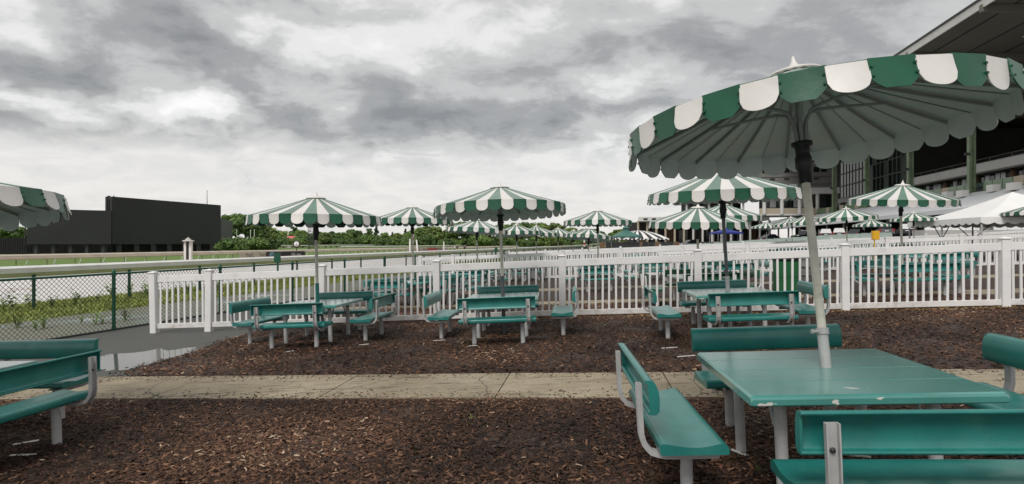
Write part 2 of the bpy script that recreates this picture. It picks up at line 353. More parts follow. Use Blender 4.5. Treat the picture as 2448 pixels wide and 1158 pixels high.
def zat(py, D): return CAMZ - (py - 583) / F * D
GN = Vector((-.042, .008, 1)).normalized()
def ground_mat(x, y, yaw=0.0, dz=0.0, tilt=True):
    z = gz(x, y) + dz
    if not tilt: return T((x, y, z)) @ RZ(yaw)
    q = Vector((0, 0, 1)).rotation_difference(GN).to_matrix().to_4x4()
    return T((x, y, z)) @ q @ RZ(yaw)

def strip(name, s_list, t_list, mat):
    vs = []; fs = []; nt = len(t_list)
    for s_ in s_list:
        for t_ in t_list:
            x, y = st(s_, t_); vs.append((x, y, gz(x, y)))
    for i in range(len(s_list) - 1):
        for j in range(nt - 1): fs.append((i * nt + j, (i + 1) * nt + j, (i + 1) * nt + j + 1, i * nt + j + 1))
    return ob(name, npmesh(name, vs, fs, mat, True), kind='structure')
TL = list(np.concatenate([np.arange(-60, 60, 3), np.arange(60, 200, 8), np.arange(200, 1300, 50)]))
strip('apron_ground', list(np.arange(-11.9, 40, 2.2)) + list(range(40, 140, 6)) + [160, 220, 400, 800], TL, 'apron')
strip('verge', [-15.2, -14.2, -13, -11.9], TL, 'verge')
strip('grass_bank', [-20.2, -18.8, -17.5, -16.4, -15.2], TL, 'rough_grass')
strip('dirt_track', list(np.arange(-42, -21, 2.0)) + [-20.2], TL, 'track')
strip('dirt_track', [-52, -50, -48, -46, -44, -42], TL, 'track_dry')
strip('turf', [-1500, -900, -500, -300, -200, -140, -100, -75, -60, -52], TL, 'turf')

# beds, path and slabs are laid on the sloping apron
PS = -.15                                        # direction of the paths: dY/dX
def path_y(c, x): return c + PS * x
def noise2(x, y):
    return math.sin(x * 2.1 + 1.3 * math.sin(y * 1.7)) * .5 + math.sin(y * 3.3 + 1.1 * math.sin(x * 2.9)) * .35 + math.sin(x * 7.3 + y * 5.9) * .15
def bed(name, x0, x1, ya, yb, step, h, edge=.25):
    nx = int((x1 - x0) / step) + 1; ny = max(3, int(abs(yb(x0) - ya(x0)) / step) + 1)
    vs = []; fs = []
    for i in range(nx + 1):
        x = x0 + (x1 - x0) * i / nx
        a, b = ya(x), yb(x)
        for j in range(ny + 1):
            y = a + (b - a) * j / ny
            e = min(1, min(i, nx - i) * (x1 - x0) / nx / edge, min(j, ny - j) * (b - a) / ny / edge)
            jx = .12 * noise2(y * 1.9, x) if i in (0, nx) else 0
            jy = .05 * noise2(x * 2.3, y) if j in (0, ny) else 0
            vs.append((x + jx, y + jy, gz(x, y) + (-.03 + (h + .03 + .016 * noise2(x * 2, y * 2)) * math.sin(e * math.pi / 2))))
    for i in range(nx):
        for j in range(ny): k = i * (ny + 1) + j; fs.append((k, k + ny + 1, k + ny + 2, k + 1))
    return ob(name, npmesh(name, vs, fs, 'mulch', True), kind='structure')
def fence1_y(x): return 10.70 - .116 * x
P1A, P1B = 5.30, 6.33
bed('mulch_bed', -9.5, 8.0, lambda x: 0.2, lambda x: path_y(P1A, x) + .03, .16, .045)
bed('mulch_bed', -5.0, 16.0, lambda x: path_y(P1B, x) - .03, lambda x: path_y(13.6, x), .22, .05)
bed('mulch_bed', -4.6, 24, lambda x: path_y(14.6, x), lambda x: path_y(18.2, x), .4, .05)
bed('mulch_bed', -4.0, 30, lambda x: path_y(19.2, x), lambda x: path_y(25.5, x) , .5, .05)
pr = ob('path', None, kind='structure')
def slabs(c0, c1, x0, x1, L, seed, thick=.03):
    rr = random.Random(seed); x = x0
    while x < x1:
        l = L * rr.uniform(.9, 1.1); sk = .14
        mb = MB(); q = []
        nseg = 4
        for z_ in (-.06, thick):
            for i in range(nseg + 1):
                xx = x + (l - .012) * i / nseg
                for c, dx in ((c0, 0), (c1, sk)):
                    yy = path_y(c, xx + dx); q.append((xx + dx, yy, gz(xx + dx, yy) + z_ + (rr.uniform(-.003, .003) if z_ > 0 else 0)))
        n = (nseg + 1) * 2; fs = []
        for i in range(nseg):
            a = i * 2; fs += [(a, a + 1, a + 3, a + 2), (n + a, n + a + 2, n + a + 3, n + a + 1), (a, a + 2, n + a + 2, n + a), (a + 1, n + a + 1, n + a + 3, a + 3)]
        fs += [(0, n, n + 1, 1), (n - 2, n - 1, 2 * n - 1, 2 * n - 2)]
        mb.add(q, fs); ob('slab', mb.mesh('slab', 'concrete'), pr)
        x += l
slabs(P1A, P1B, -9, 9, 1.75, 3)
slabs(13.6, 14.6, -5, 18, 2.2, 4); slabs(18.2, 19.2, -5, 24, 2.4, 5)

m_w, t_w = simple_nodes('puddle_water'); p_w = t_w('ShaderNodeBsdfPrincipled', {'Base Color': (.10, .10, .095, 1), 'Roughness': .06}); t_w('ShaderNodeOutputMaterial', {'Surface': p_w.outputs[0]})
def puddle(px_pts, name='puddle'):
    W_ = [inv(a, b) for a, b in px_pts]; cx = sum(p[0] for p in W_) / len(W_); cy = sum(p[1] for p in W_) / len(W_); vs = [(cx, cy, gz(cx, cy) + .005)]; n_ = 0
    for i in range(len(W_)):
        (ax, ay), (bx, by) = W_[i], W_[(i + 1) % len(W_)]
        for k in range(14):
            f = k / 14; x, y = ax + (bx - ax) * f, ay + (by - ay) * f; j = 1 + .22 * noise2(x * 5, y * 4) + .10 * noise2(x * 17, y * 13); x, y = cx + (x - cx) * j, cy + (y - cy) * j; vs.append((x, y, gz(x, y) + .005)); n_ += 1
    mb = MB(); mb.add(vs, [(0, i + 1, (i + 1) % n_ + 1) for i in range(n_)]); return ob(name, mb.mesh(name, 'puddle_water'), kind='structure')
puddle([(150, 868), (290, 846), (400, 836), (500, 832), (500, 840), (420, 856), (360, 872), (300, 882), (180, 890)])
# bark chips: real chips on the beds
def chips(n, sampler, smin, smax, name):
    pts = sampler(n); n = len(pts)
    L = rng.uniform(smin, smax, n); W = L * rng.uniform(.16, .42, n); H = W * rng.uniform(.25, .55, n)
    yaw = rng.uniform(0, 2 * np.pi, n); pit = rng.normal(0, .30, n); rol = rng.normal(0, .35, n)
    base = np.array([[-1, -1, 0], [1, -.7, 0], [.8, 1, 0], [-1, .8, 0], [-.7, 0, 1], [.75, .1, 1]], float) * .5
    V = base[None] * np.stack([L, W, H * 2], 1)[:, None]
    cy, sy = np.cos(yaw), np.sin(yaw)
    x, y, z = V[..., 0], V[..., 1], V[..., 2]
    z2 = z + x * np.sin(pit)[:, None] + y * np.sin(rol)[:, None]
    X = x * cy[:, None] - y * sy[:, None] + pts[:, 0, None]; Y = x * sy[:, None] + y * cy[:, None] + pts[:, 1, None]; Z = z2 + pts[:, 2, None]
    vs = np.stack([X, Y, Z], 2).reshape(-1, 3)
    tri = np.array([[0, 1, 5], [0, 5, 4], [1, 2, 5], [2, 3, 4], [2, 4, 5], [3, 0, 4]])
    fs = (np.arange(n)[:, None, None] * 6 + tri[None]).reshape(-1, 3)
    me = npmesh(name, vs, fs, 'chips')
    tone = np.clip(rng.beta(1.7, 2.8, n) + .24 * np.sin(pts[:, 0] * 1.7 + 2 * np.sin(pts[:, 1] * 1.1)) * np.sin(pts[:, 1] * 1.9), 0, 1)
    pale = rng.random(n) < .005; tone[pale] = rng.uniform(.93, 1, pale.sum())
    a = me.attributes.new('tone', 'FLOAT', 'FACE'); a.data.foreach_set('value', np.repeat(tone, 6).astype(np.float32))
    return ob(name, me, label='loose dark brown bark chips covering the beds' , cat='bark mulch', kind='stuff')
def samp(ylo, yhi, xlim, hh, falloff=None):
    def f(n):
        y = rng.uniform(0, 1, n); x = rng.uniform(-1, 1, n)
        lo, hi = ylo, yhi
        Y = lo + (hi - lo) * y; X = x * (np.minimum(.97 * Y + .4, xlim))
        keep = rng.random(n) < (np.minimum(.97 * Y + .4, xlim) / min(.97 * hi + .4, xlim))
        return X[keep], Y[keep]
    return f
def s_bed1(n):
    X, Y = samp(2.6, 6.4, 9, 0)(n); k = (Y < P1A + PS * X - .02 + .05 * rng.normal(size=len(X))); X, Y = X[k], Y[k]
    e = np.clip((P1A + PS * X - Y) / .25, 0.05, 1)
    return np.stack([X, Y, .042 * X - .008 * Y + .048 * np.sin(e * np.pi / 2) + rng.uniform(-.004, .016, len(X))], 1)
def s_bed2(n):
    X, Y = samp(4.9, 14.5, 9.5, 0)(n); k = (Y > P1B + PS * X + .0 + .05 * rng.normal(size=len(X))) & (X > -5.0 + .12 * np.sin(Y * 3) + .10 * rng.normal(size=len(X))) & (Y < 13.6 + PS * X); X, Y = X[k], Y[k]
    e = np.clip(np.minimum((Y - P1B - PS * X), (X + 5.0)) / .25, 0.02, 1)
    return np.stack([X, Y, .042 * X - .008 * Y + .05 * np.sin(e * np.pi / 2) + rng.uniform(-.004, .018, len(X))], 1)
chips(210000, s_bed1, .013, .055, 'bark_chips')
chips(170000, s_bed2, .020, .062, 'bark_chips')
def s_stray(n):
    X = rng.uniform(-6, 6, n); off = np.abs(rng.normal(0, .16, n)); side = rng.random(n) < .5
    Y = np.where(side, P1A + PS * X + off, P1B + PS * X - off); k = (Y > P1A + PS * X) & (Y < P1B + PS * X)
    X, Y = X[k], Y[k]; return np.stack([X, Y, .042 * X - .008 * Y + .033], 1)
chips(2600, s_stray, .010, .036, 'bark_chips')

# ------------------------------------------------------------------ picnic tables and benches
BL = 1.10
def bench_meshes(seat_mat, metal):
    ms = {}
    mb = MB()      # seat: contoured plank, front towards -Y
    prof = [(-.165, .372), (-.155, .371), (.145, .371), (.155, .372), (.163, .379), (.165, .388), (.165, .408), (.162, .419), (.156, .426), (.146, .4285), (.13, .4265), (.10, .421), (.07, .4155), (.04, .411), (.01, .4085), (-.02, .408), (-.05, .4105), (-.08, .4155), (-.105, .421), (-.125, .4245), (-.142, .4250), (-.155, .420), (-.163, .411), (-.167, .400), (-.168, .386), (-.167, .377)]
    mb.extrude(prof, -BL / 2, BL / 2, smooth=True); ms['seat'] = mb.mesh('seat', seat_mat)
    mb = MB()      # backrest: rolled sheet, open channel behind
    outer = [(.215, .573), (.183, .569), (.174, .571), (.166, .579), (.161, .592), (.158, .61), (.1565, .635), (.157, .66), (.160, .685), (.166, .706), (.174, .723), (.185, .735), (.198, .7405), (.226, .742)]
    inner = [(.226, .728), (.200, .727), (.192, .722), (.185, .713), (.178, .698), (.173, .682), (.170, .66), (.1695, .636), (.171, .612), (.174, .598), (.178, .588), (.183, .584), (.190, .583), (.215, .586)]
    n = len(outer)
    vs = [(x, a, b) for x in (-BL / 2, BL / 2) for a, b in outer + inner]; k = 2 * n
    mb.add(vs, [(i, i + 1, k + i + 1, k + i) for i in range(k - 1)] + [(k - 1, 0, k, 2 * k - 1)], 0, True)
    for b_ in (0, k): mb.add(vs[b_:b_ + k], [(i, i + 1, k - 2 - i, k - 1 - i) if b_ else (i, k - 1 - i, k - 2 - i, i + 1) for i in range(n - 1)])
    for sx in (-1, 1):   # end webs
        mb.extrude([(.158, .585), (.205, .574), (.212, .735), (.18, .735), (.162, .69)], sx * (BL / 2 - .004) - .005, sx * (BL / 2 - .004) + .005)
    ms['backrest'] = mb.mesh('backrest', seat_mat)
    mb = MB()      # bent steel channel from under the seat up behind the backrest
    c = [(-.14, .352), (.05, .350), (.13, .352), (.185, .368), (.215, .405), (.226, .45), (.228, .55), (.2285, .705)]
    path = []
    for i in range(len(c) - 1):
        for k in range(3): f = k / 3; path.append(Vector((0, c[i][0] + (c[i + 1][0] - c[i][0]) * f, c[i][1] + (c[i + 1][1] - c[i][1]) * f)))
    path.append(Vector((0, *c[-1])))
    pr_ = [(-.026, 0), (.026, 0), (.026, -.027), (.020, -.027), (.020, -.006), (-.020, -.006), (-.020, -.027), (-.026, -.027)]; m_ = len(pr_); vs = []
    for i, q in enumerate(path):
        d = (path[min(i + 1, len(path) - 1)] - path[max(i - 1, 0)]).normalized(); nn = Vector((0, -d.z, d.y))
        vs += [q + Vector((a_, 0, 0)) + nn * b_ for a_, b_ in pr_]
    mb.add(vs, [(i * m_ + j, i * m_ + (j + 1) % m_, (i + 1) * m_ + (j + 1) % m_, (i + 1) * m_ + j) for i in range(len(path) - 1) for j in range(m_)])
    for e_ in (vs[:m_], vs[-m_:]): mb.add(e_, [(0, 1, 4, 5), (1, 2, 3, 4), (0, 5, 6, 7)])
    ms['bracket'] = mb.mesh('bracket', metal)
    mb = MB()
    mb.tube([(0, .0, -.12), (0, .0, .22), (0, -.004, .28), (0, -.012, .335)], [.033, .033, .031, .026], 12)
    mb.box((0, -.015, .338), (.075, .13, .008))
    ms['leg'] = mb.mesh('leg', metal)
    mb = MB(); mb.lathe([(0, .008), (.009, .007), (.012, 0)], 8); ms['bolt'] = mb.mesh('bolt', 'dark_steel')
    return ms
BENCH = {'teal': bench_meshes('teal', 'galv'), 'green': bench_meshes('bottle_green', 'vinyl'), 'pale': bench_meshes('pale_top', 'vinyl'), 'worn': bench_meshes('teal_worn', 'galv')}
def bench(mat, label, group, kind='teal', bolts=False):
    b = thing('bench', label, 'bench', mat, group); ms = BENCH[kind]
    ob('seat', ms['seat'], b); ob('backrest', ms['backrest'], b)
    for sx in (-1, 1):
        ob('leg', ms['leg'], b, T((sx * .35, 0, 0)) @ (Matrix() if sx < 0 else RZ(0)))
        br = ob('bracket', ms['bracket'], b, T((sx * .445, 0, 0)))
        if bolts:
            ob('bolt', ms['bolt'], br, T((0, .238, .60)) @ RX(R(-90)))
    return b
TS = 1.15; TH = .66
def table_meshes(top, metal):
    ms = {}
    for i in range(4):
        mb = MB(); w_ = TS / 4
        y0 = -TS / 2 + i * w_ + (.0015 if i else 0); y1 = -TS / 2 + (i + 1) * w_ - (.0015 if i < 3 else 0)
        b0 = .018 if i == 0 else .003; b1 = .018 if i == 3 else .003; z0, z1 = TH - .05, TH
        prof = [(y0 + .004, z0), (y1 - .004, z0), (y1, z0 + .006), (y1, z1 - b1), (y1 - b1 * .3, z1 - b1 * .3), (y1 - b1, z1), (y0 + b0, z1), (y0 + b0 * .3, z1 - b0 * .3), (y0, z1 - b0), (y0, z0 + .006)]
        n = len(prof); xs = [-TS / 2, -TS / 2 + .012, TS / 2 - .012, TS / 2]; vs = []
        for k, x in enumerate(xs):
            ins = .010 if k in (0, 3) else 0
            cy, cz = (y0 + y1) / 2, (z0 + z1) / 2
            vs += [(x, a, b - ins if b > cz else b + ins * .3) for a, b in prof]
        mb.add(vs, [(k * n + j, k * n + (j + 1) % n, (k + 1) * n + (j + 1) % n, (k + 1) * n + j) for k in range(3) for j in range(n)])
        mb.add(vs[:n], [list(range(n - 1, -1, -1))]); mb.add(vs[-n:], [list(range(n))])
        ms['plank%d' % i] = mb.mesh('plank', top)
    mb = MB(); mb.tube([(0, 0, -.12), (0, 0, .608)], .032, 12); mb.lathe([(.032, .600), (.055, .600), (.055, .608)], 12); ms['leg'] = mb.mesh('leg', metal)
    mb = MB()   # curved brace from leg to underside
    mb.tube([(0, 0, .40), (.035, 0, .405), (.09, 0, .44), (.125, 0, .50), (.15, 0, .56), (.20, 0, .606)], .012, 8, flat=.6)
    ms['brace'] = mb.mesh('brace', metal)
    mb = MB(); mb.box((0, 0, .598), (.9, .05, .016)); ms['rail'] = mb.mesh('rail', metal)
    return ms
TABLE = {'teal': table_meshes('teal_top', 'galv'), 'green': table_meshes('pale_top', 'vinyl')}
def table(mat, label, group, kind='teal', fine=True):
    t_ = thing('picnic_table', label, 'table', mat, group); ms = TABLE[kind]
    for i in range(4): ob('plank', ms['plank%d' % i], t_)
    for sx in (-1, 1):
        for sy in (-1, 1):
            lg = ob('leg', ms['leg'], t_, T((sx * .37, sy * .36, 0)))
            if fine: ob('brace', ms['brace'], lg, RZ(R(90) if sy < 0 else R(-90)) if sx < 0 else RZ(R(90) if sy < 0 else R(-90)))
        if fine: ob('rail', ms['rail'], t_, T((sx * .37, 0, 0)) @ RZ(R(90)))
    return t_
def table_set(x, y, yaw, who, group, kind='teal', fine=True, sides=(1, 1, 1, 1), far=False, dists=(.95, .95, .95, .95), shift=(0, 0, 0, 0)):
    base = ground_mat(x, y, yaw, .0)
    tl = ('%s picnic table %s' % ('pale topped' if kind == 'green' else 'teal square', who))
    table(base, tl, group + ' tables', kind, fine)
    names = ['grandstand side', 'fence side', 'track side', 'path side'] if not far else [''] * 4
    for i in range(4):
        if not sides[i]: continue
        a = [R(-90), 0, R(90), R(180)][i]      # local +Y points outward
        lb = ('teal bench on the %s of the table %s' % (names[i], who)) if not far else ('%s bench around a table %s' % ('dark green' if kind == 'green' else 'teal', who))
        bench(base @ RZ(a) @ T((-shift[i], dists[i], 0)) @ RZ(R(random.uniform(-2.5, 2.5))), lb, group + ' benches', kind, not far)

# ------------------------------------------------------------------ striped metal umbrellas
NG = 36; UR = 1.045; DA = 2 * math.pi / NG
def ucurve(f): return .13 + (UR - .13) * f, .30 * (1 - f) - .006 * math.sin(f * math.pi)
def panel_mesh(top, under, wide, lift):
    mb = MB(); vs = []; vi = []; half = DA / 2 * wide; ns = 5
    for i in range(ns + 1):
        r, z = ucurve(i / ns)
        for sg in (-1, 1):
            a = sg * half * (1 if i else 1)
            vs.append((r * math.cos(a), r * math.sin(a), z + lift)); vi.append((r * math.cos(a), r * math.sin(a), z + lift - .006))
    fs = [(2 * i, 2 * i + 2, 2 * i + 3, 2 * i + 1) for i in range(ns)]
    mb.add(vs, fs, 0); mb.add(vi, [f[::-1] for f in fs], 1)
    k = len(vs)
    for sg in (0, 1):   # side flanges (the standing seam)
        e = [vs[2 * i + sg] for i in range(ns + 1)]; g = [(a, b, c_ - .016) for a, b, c_ in e]
        mb.add(e + g, [(i, i + 1, ns + 2 + i, ns + 1 + i) if sg else (i, ns + 1 + i, ns + 2 + i, i + 1) for i in range(ns)], 0)
    return mb.mesh('panel', [top, under])
def valance_mesh(top, under, wide, green):
    # local frame: hinge on the rim at the origin, +X outward, Y along the rim, hanging down
    mb = MB(); half = UR * math.sin(DA / 2) * wide; n = 12; H = .148; NR = 5
    up = []; lo = []
    for i in range(n + 1):
        s_ = -1 + 2 * i / n
        if green: d = H * min(1, .66 + .34 * min(1, (1 - abs(s_)) / .5) ** .75); yy = s_ * half
        else: d = H * (.60 + .42 * math.sqrt(max(0, 1 - s_ * s_))); yy = s_ * half
        up.append((0, yy)); lo.append((d, yy))
    def sheet(off, mi, flip):
        vs = []
        for k in range(NR):
            for i in range(n + 1):
                d = lo[i][0] * k / (NR - 1)
                vs.append((.002 + .014 * (d / H) ** 1.5 + .006 * math.cos(up[i][1] / half * 1.5) * (d / H) + off, up[i][1], -d))
        fs = [(k * (n + 1) + i, k * (n + 1) + i + 1, (k + 1) * (n + 1) + i + 1, (k + 1) * (n + 1) + i) for k in range(NR - 1) for i in range(n)]
        mb.add(vs, [f[::-1] for f in fs] if flip else fs, mi, True); return vs
    a = sheet(.003, 0, True); b = sheet(-.003, 1, False)
    m_ = n + 1
    rim = [a[(NR - 1) * m_ + i] for i in range(m_)] + [b[(NR - 1) * m_ + i] for i in range(m_)]
    mb.add(rim, [(i, i + 1, m_ + i + 1, m_ + i) for i in range(n)], 0)
    for i in (0, n):
        e = [a[k * m_ + i] for k in range(NR)] + [b[k * m_ + i] for k in range(NR)]; mb.add(e, [(k, k + 1, NR + k + 1, NR + k) for k in range(NR - 1)], 0)
    if green:
        for sy in (-1, 1):
            mb.box((.012, sy * half * .90, -.04), (.008, .010, .010), mi=0); mb.box((.018, sy * half * .90, -.085), (.008, .010, .010), mi=0)
    return mb.mesh('valance', [top, under])
UM = {}
for under, key in (('u_inner', 'grey'), ('u_inner_green', 'green')):
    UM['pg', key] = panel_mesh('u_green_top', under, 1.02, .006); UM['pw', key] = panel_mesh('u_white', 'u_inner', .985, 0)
    UM['vg', key] = valance_mesh('u_green', under, 1.10, True); UM['vw', key] = valance_mesh('u_white', 'u_inner', .96, False)
mb = MB(); mb.lathe([(0, .345), (.10, .338), (.155, .318), (.158, .306), (.13, .300), (0, .300)], 24); UM['cap'] = mb.mesh('cap', 'u_white')
mb = MB(); mb.lathe([(0, .43), (.008, .422), (.014, .395), (.030, .365), (.042, .338)], 12); UM['finial'] = mb.mesh('finial', 'u_white')
mb = MB()
pp = [];
for i in range(6):
    r, z = ucurve(i / 5); pp.append((r, 0, z - .020))
mb.tube(pp, .0085, 6); UM['rib'] = mb.mesh('rib', 'u_rib')
mb = MB(); mb.tube([(.026, 0, -.15), (.030, 0, -.06), (.042, 0, .01), (.075, 0, .065), (.14, 0, .085), (.30, 0, .10), (.62, 0, .118)], [.012, .012, .012, .0115, .011, .010, .009], 8); UM['arm'] = mb.mesh('arm', 'galv')
mb = MB(); mb.lathe([(.02, -.12), (.060, -.122), (.062, -.145), (.045, -.152), (.040, -.20), (.048, -.22), (.050, -.28), (.040, -.30), (.036, -.38), (.026, -.382)], 16); mb.box((.045, 0, -.25), (.03, .02, .02)); UM['hub'] = mb.mesh('tilt_hub', 'black_plastic')
# one-mesh canopy for far umbrellas
def far_canopy(key, valance=False):
    mb = MB()
    for k in range(NG):
        a = k * DA; mt = RZ(a); nm = ('v' if valance else 'p') + ('g' if k % 2 == 0 else 'w'); me = UM[nm, key]
        off = mt if not valance else mt @ T((UR * math.cos(DA / 2), 0, .006)) @ RY(R(random.uniform(-5, 8)))
        vs = [off @ v.co for v in me.vertices]; b_ = len(mb.v); mb.v += [tuple(v) for v in vs]
        for pgn in me.polygons: mb.f.append([b_ + i for i in pgn.vertices]); mb.m.append((0 if k % 2 == 0 else 2) + pgn.material_index); mb.sm.append(False)
    return mb.mesh('valance' if valance else 'canopy', ['u_green', 'u_inner_green' if key == 'green' else 'u_inner', 'u_white', 'u_inner'])
FARC = {k: far_canopy(k) for k in ('grey', 'green')}; FARV = {k: far_canopy(k, True) for k in ('grey', 'green')}
_poles = {}
def umbrella(x, y, label, group=None, rim_h=2.07, lean=(-.05, 0.0), tilt=(0, 0), spin=0.0, key='grey', detail=2, pole='pole_silver', sleeve=None, clamp=False, off=(0, 0)):
    z0 = gz(x, y)
    u = thing('umbrella', label, 'umbrella', T((x, y, z0)), group)
    top = Vector((lean[0] * rim_h + off[0], lean[1] * rim_h + off[1], rim_h))
    ax = Vector((tilt[0], tilt[1], 1)).normalized()
    cm = T(top) @ Vector((0, 0, 1)).rotation_difference(ax).to_matrix().to_4x4() @ RZ(spin)
    hub = cm @ Vector((0, 0, -.30))
    mb = MB(); foot = Vector((0, 0, -.1)); mb.tube([foot, foot.lerp(hub, .5), hub], .0245, 14); ob('pole', mb.mesh('pole', pole), u)
    mb = MB(); apex = cm @ Vector((0, 0, .31)); mb.tube([cm @ Vector((0, 0, -.36)), apex], .018, 10); ob('mast', mb.mesh('mast', 'galv'), u)
    if sleeve:
        mb = MB(); e = foot.lerp(hub, (.98 + .1) / (hub.z + .1)); mb.tube([foot, e], .031, 14); ob('sleeve', mb.mesh('sleeve', sleeve), u)
    if clamp:
        c_ = foot.lerp(hub, (.86 + .1) / (hub.z + .1)); mb = MB(); d = (hub - foot).normalized()
        e = foot.lerp(hub, (.84 + .1) / (hub.z + .1)); mb.tube([foot, e], .0295, 14); ob('sleeve', mb.mesh('sleeve', 'galv'), u)
        mb = MB(); mb.tube([c_ - d * .018, c_ + d * .018], .036, 14); mb.tube([c_ + Vector((-.060, -.015, 0)), c_ + Vector((-.02, -.015, 0))], .009, 8); mb.tube([c_ + Vector((-.07, -.015, 0)), c_ + Vector((-.058, -.015, 0))], .014, 8); ob('clamp', mb.mesh('clamp', 'galv'), u)
    hb = ob('tilt_hub', UM['hub'], u, cm)
    if detail == 2:
        rr = random.Random(int(x * 100))
        for k in range(NG):
            g = 'g' if k % 2 == 0 else 'w'
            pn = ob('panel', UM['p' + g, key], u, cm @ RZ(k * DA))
            ob('valance', UM['v' + g, key], pn, T((UR * math.cos(DA / 2), 0, .006 if g == 'g' else 0)) @ RZ(R(rr.uniform(-1.5, 1.5))) @ RY(R(rr.uniform(-9, 10))))
        for k in range(18): ob('rib', UM['rib'], u, cm @ RZ((k * 2 + .5) * DA))
        for k in range(6): ob('arm', UM['arm'], u, cm @ RZ((k * 6 + .5) * DA))
    else:
        cn = ob('canopy', FARC[key], u, cm); ob('valance', FARV[key], cn)
        if detail == 1:
            for k in range(6): ob('arm', UM['arm'], u, cm @ RZ((k * 6 + .5) * DA))
    ob('finial', UM['finial'], ob('cap', UM['cap'], u, cm))
    return u

# tables in front of the picket fence
GA = 'picnic set in front of the picket fence'
table_set(1.80, 3.24, R(-5.5), 'with white paint chips', 'tilted umbrella', sides=(1, 1, 1, 1), dists=(1.07, .91, .86, .90), shift=(0, -.06, 0, 0))
table_set(-4.52, 4.20, R(-8), 'at the concrete path end', 'path end')
table_set(-3.20, 9.41, R(-6), 'under the teal-footed umbrella', 'teal foot', dists=(.95, .93, .97, .82))
table_set(-.12, 9.15, R(-4), 'under the grey-footed umbrella', 'grey foot')
table_set(3.20, 8.30, R(-7), 'under the thin-poled umbrella', 'thin pole')
umbrella(1.81, 3.12, 'green and white striped umbrella on a leaning silver pole clamped above a chipped table', None, rim_h=2.12, lean=(0, 0), off=(-.02, .42), tilt=(-.063, .074), spin=DA * .35, clamp=True)
umbrella(-4.52, 4.20, 'green and white striped umbrella beside the end of the concrete path', None, rim_h=1.92, spin=.03, lean=(0, 0), off=(-.07, -.03), tilt=(-.126, .006))
umbrella(-3.20, 9.41, 'green and white striped umbrella on a pole with a teal painted foot', None, rim_h=2.07, key='green', sleeve='teal', lean=(-.02, 0), spin=.08)
umbrella(-.12, 9.15, 'green and white striped umbrella on a pole with a dark grey foot', None, rim_h=2.09, sleeve='pole_dark', lean=(-.035, .02), tilt=(-.03, .04), spin=.12)
umbrella(3.20, 8.30, 'green and white striped umbrella on a thin dark pole before the picket fence', None, rim_h=2.10, pole='pole_dark', lean=(-.06, 0), tilt=(-.03, -.04), spin=.05, clamp=True)

# sets in the enclosures beyond the first picket fence: px of the pole, depth, detail, set kind
FARU = [(990, 14.9, 2, 'teal', 'green', 0, (0, 0), 2.28), (1144, 19.5, 2, 'teal', 'grey', 0, (.05, .03), 2.12), (1237, 24, 1, 'teal', 'grey', 0, (-.04, .04), 2.07), (1284, 26.5, 1, 'teal', 'grey', 0, (0, 0), 2.07),
        (1336, 31, 1, None, 'grey', 0, (0, 0), 2.07), (1372, 34, 1, None, 'grey', 0, (.1, 0), 2.0), (1432, 17.7, 2, 'teal', 'grey', 0, (0, 0), 2.15), (1410, 24.5, 1, 'teal', 'grey', 0, (.07, .05), 1.8),
        (1672, 12.6, 2, 'green', 'grey', 0, (0, -.05), 1.83), (1733, 16.7, 2, 'teal', 'grey', 0, (0, -.05), 2.12), (1834, 41, 1, None, 'grey', 0, (0, 0), 2.2), (1894, 33, 1, 'teal', 'grey', 0, (-.12, 0), 2.2),
        (1934, 30, 1, 'teal', 'grey', 0, (-.10, -.06), 2.2), (2026, 22, 2, 'teal', 'grey', 0, (-.06, -.03), 2.09), (2160, 12.9, 2, 'teal', 'grey', 0, (0, -.10), 2.16), (2085, 36, 1, 'teal', 'grey', 0, (0, 0), 1.95), (2186, 29, 1, 'teal', 'grey', 0, (0, 0), 2.05),
        (2470, 24, 1, None, 'grey', 0, (0, 0), 2.0)]
UNQ = {1144: ('striped umbrella seen just behind the one with a dark grey foot', 'under the umbrella behind the grey-footed one'),
       1432: ('striped umbrella standing alone before the green pavilion and the far trees', 'under the lone umbrella before the green pavilion'),
       1733: ('striped umbrella close behind the one over the dark green benches', 'under the umbrella behind the dark green benches'),
       2026: ('striped umbrella overlapping the parked cars, beside the one with a peaked cap', 'under the umbrella in front of the parked cars'),
       990: (None, 'beyond the picket fence beside the chain-link'), 2160: (None, 'under the peaked-cap umbrella behind the picket fence')}
for i, (px, D, det, ts, key, _, tl, rh) in enumerate(FARU):
    x = atx(px, D)
    if px == 1672: lb = 'striped umbrella over the pale topped table with dark green benches'
    elif px == 990: lb = 'striped umbrella with dark green underside beyond the picket fence beside chain-link'
    elif px == 2160: lb = 'striped umbrella with a white peaked cap over a teal table behind the picket fence'
    elif px in UNQ: lb = UNQ[px][0]
    else: lb = 'green and white striped umbrella standing further off beyond the first picket fence'
    umbrella(x, D, lb, 'umbrellas beyond the first picket fence', rim_h=rh, key=key, detail=det, tilt=tl, lean=(-.02, 0), spin=i * .37)
    if ts:
        who = {'green': 'with pale top beyond the picket fence', 'teal': UNQ[px][1] if px in UNQ else 'in the enclosures beyond the first picket fence'}[ts]
        table_set(x, D, R(random.choice([-8, -5, -10, -22 if px == 990 else -6])), who, 'far ' + ts, kind=ts, fine=False, far=True)
for px, D in ((2215, 17.5), (1560, 21), (1820, 26), (1520, 30.5), (1060, 15.8)):
    table_set(atx(px, D), D, R(-7), 'in the enclosures beyond the first picket fence', 'far teal', fine=False, far=True)

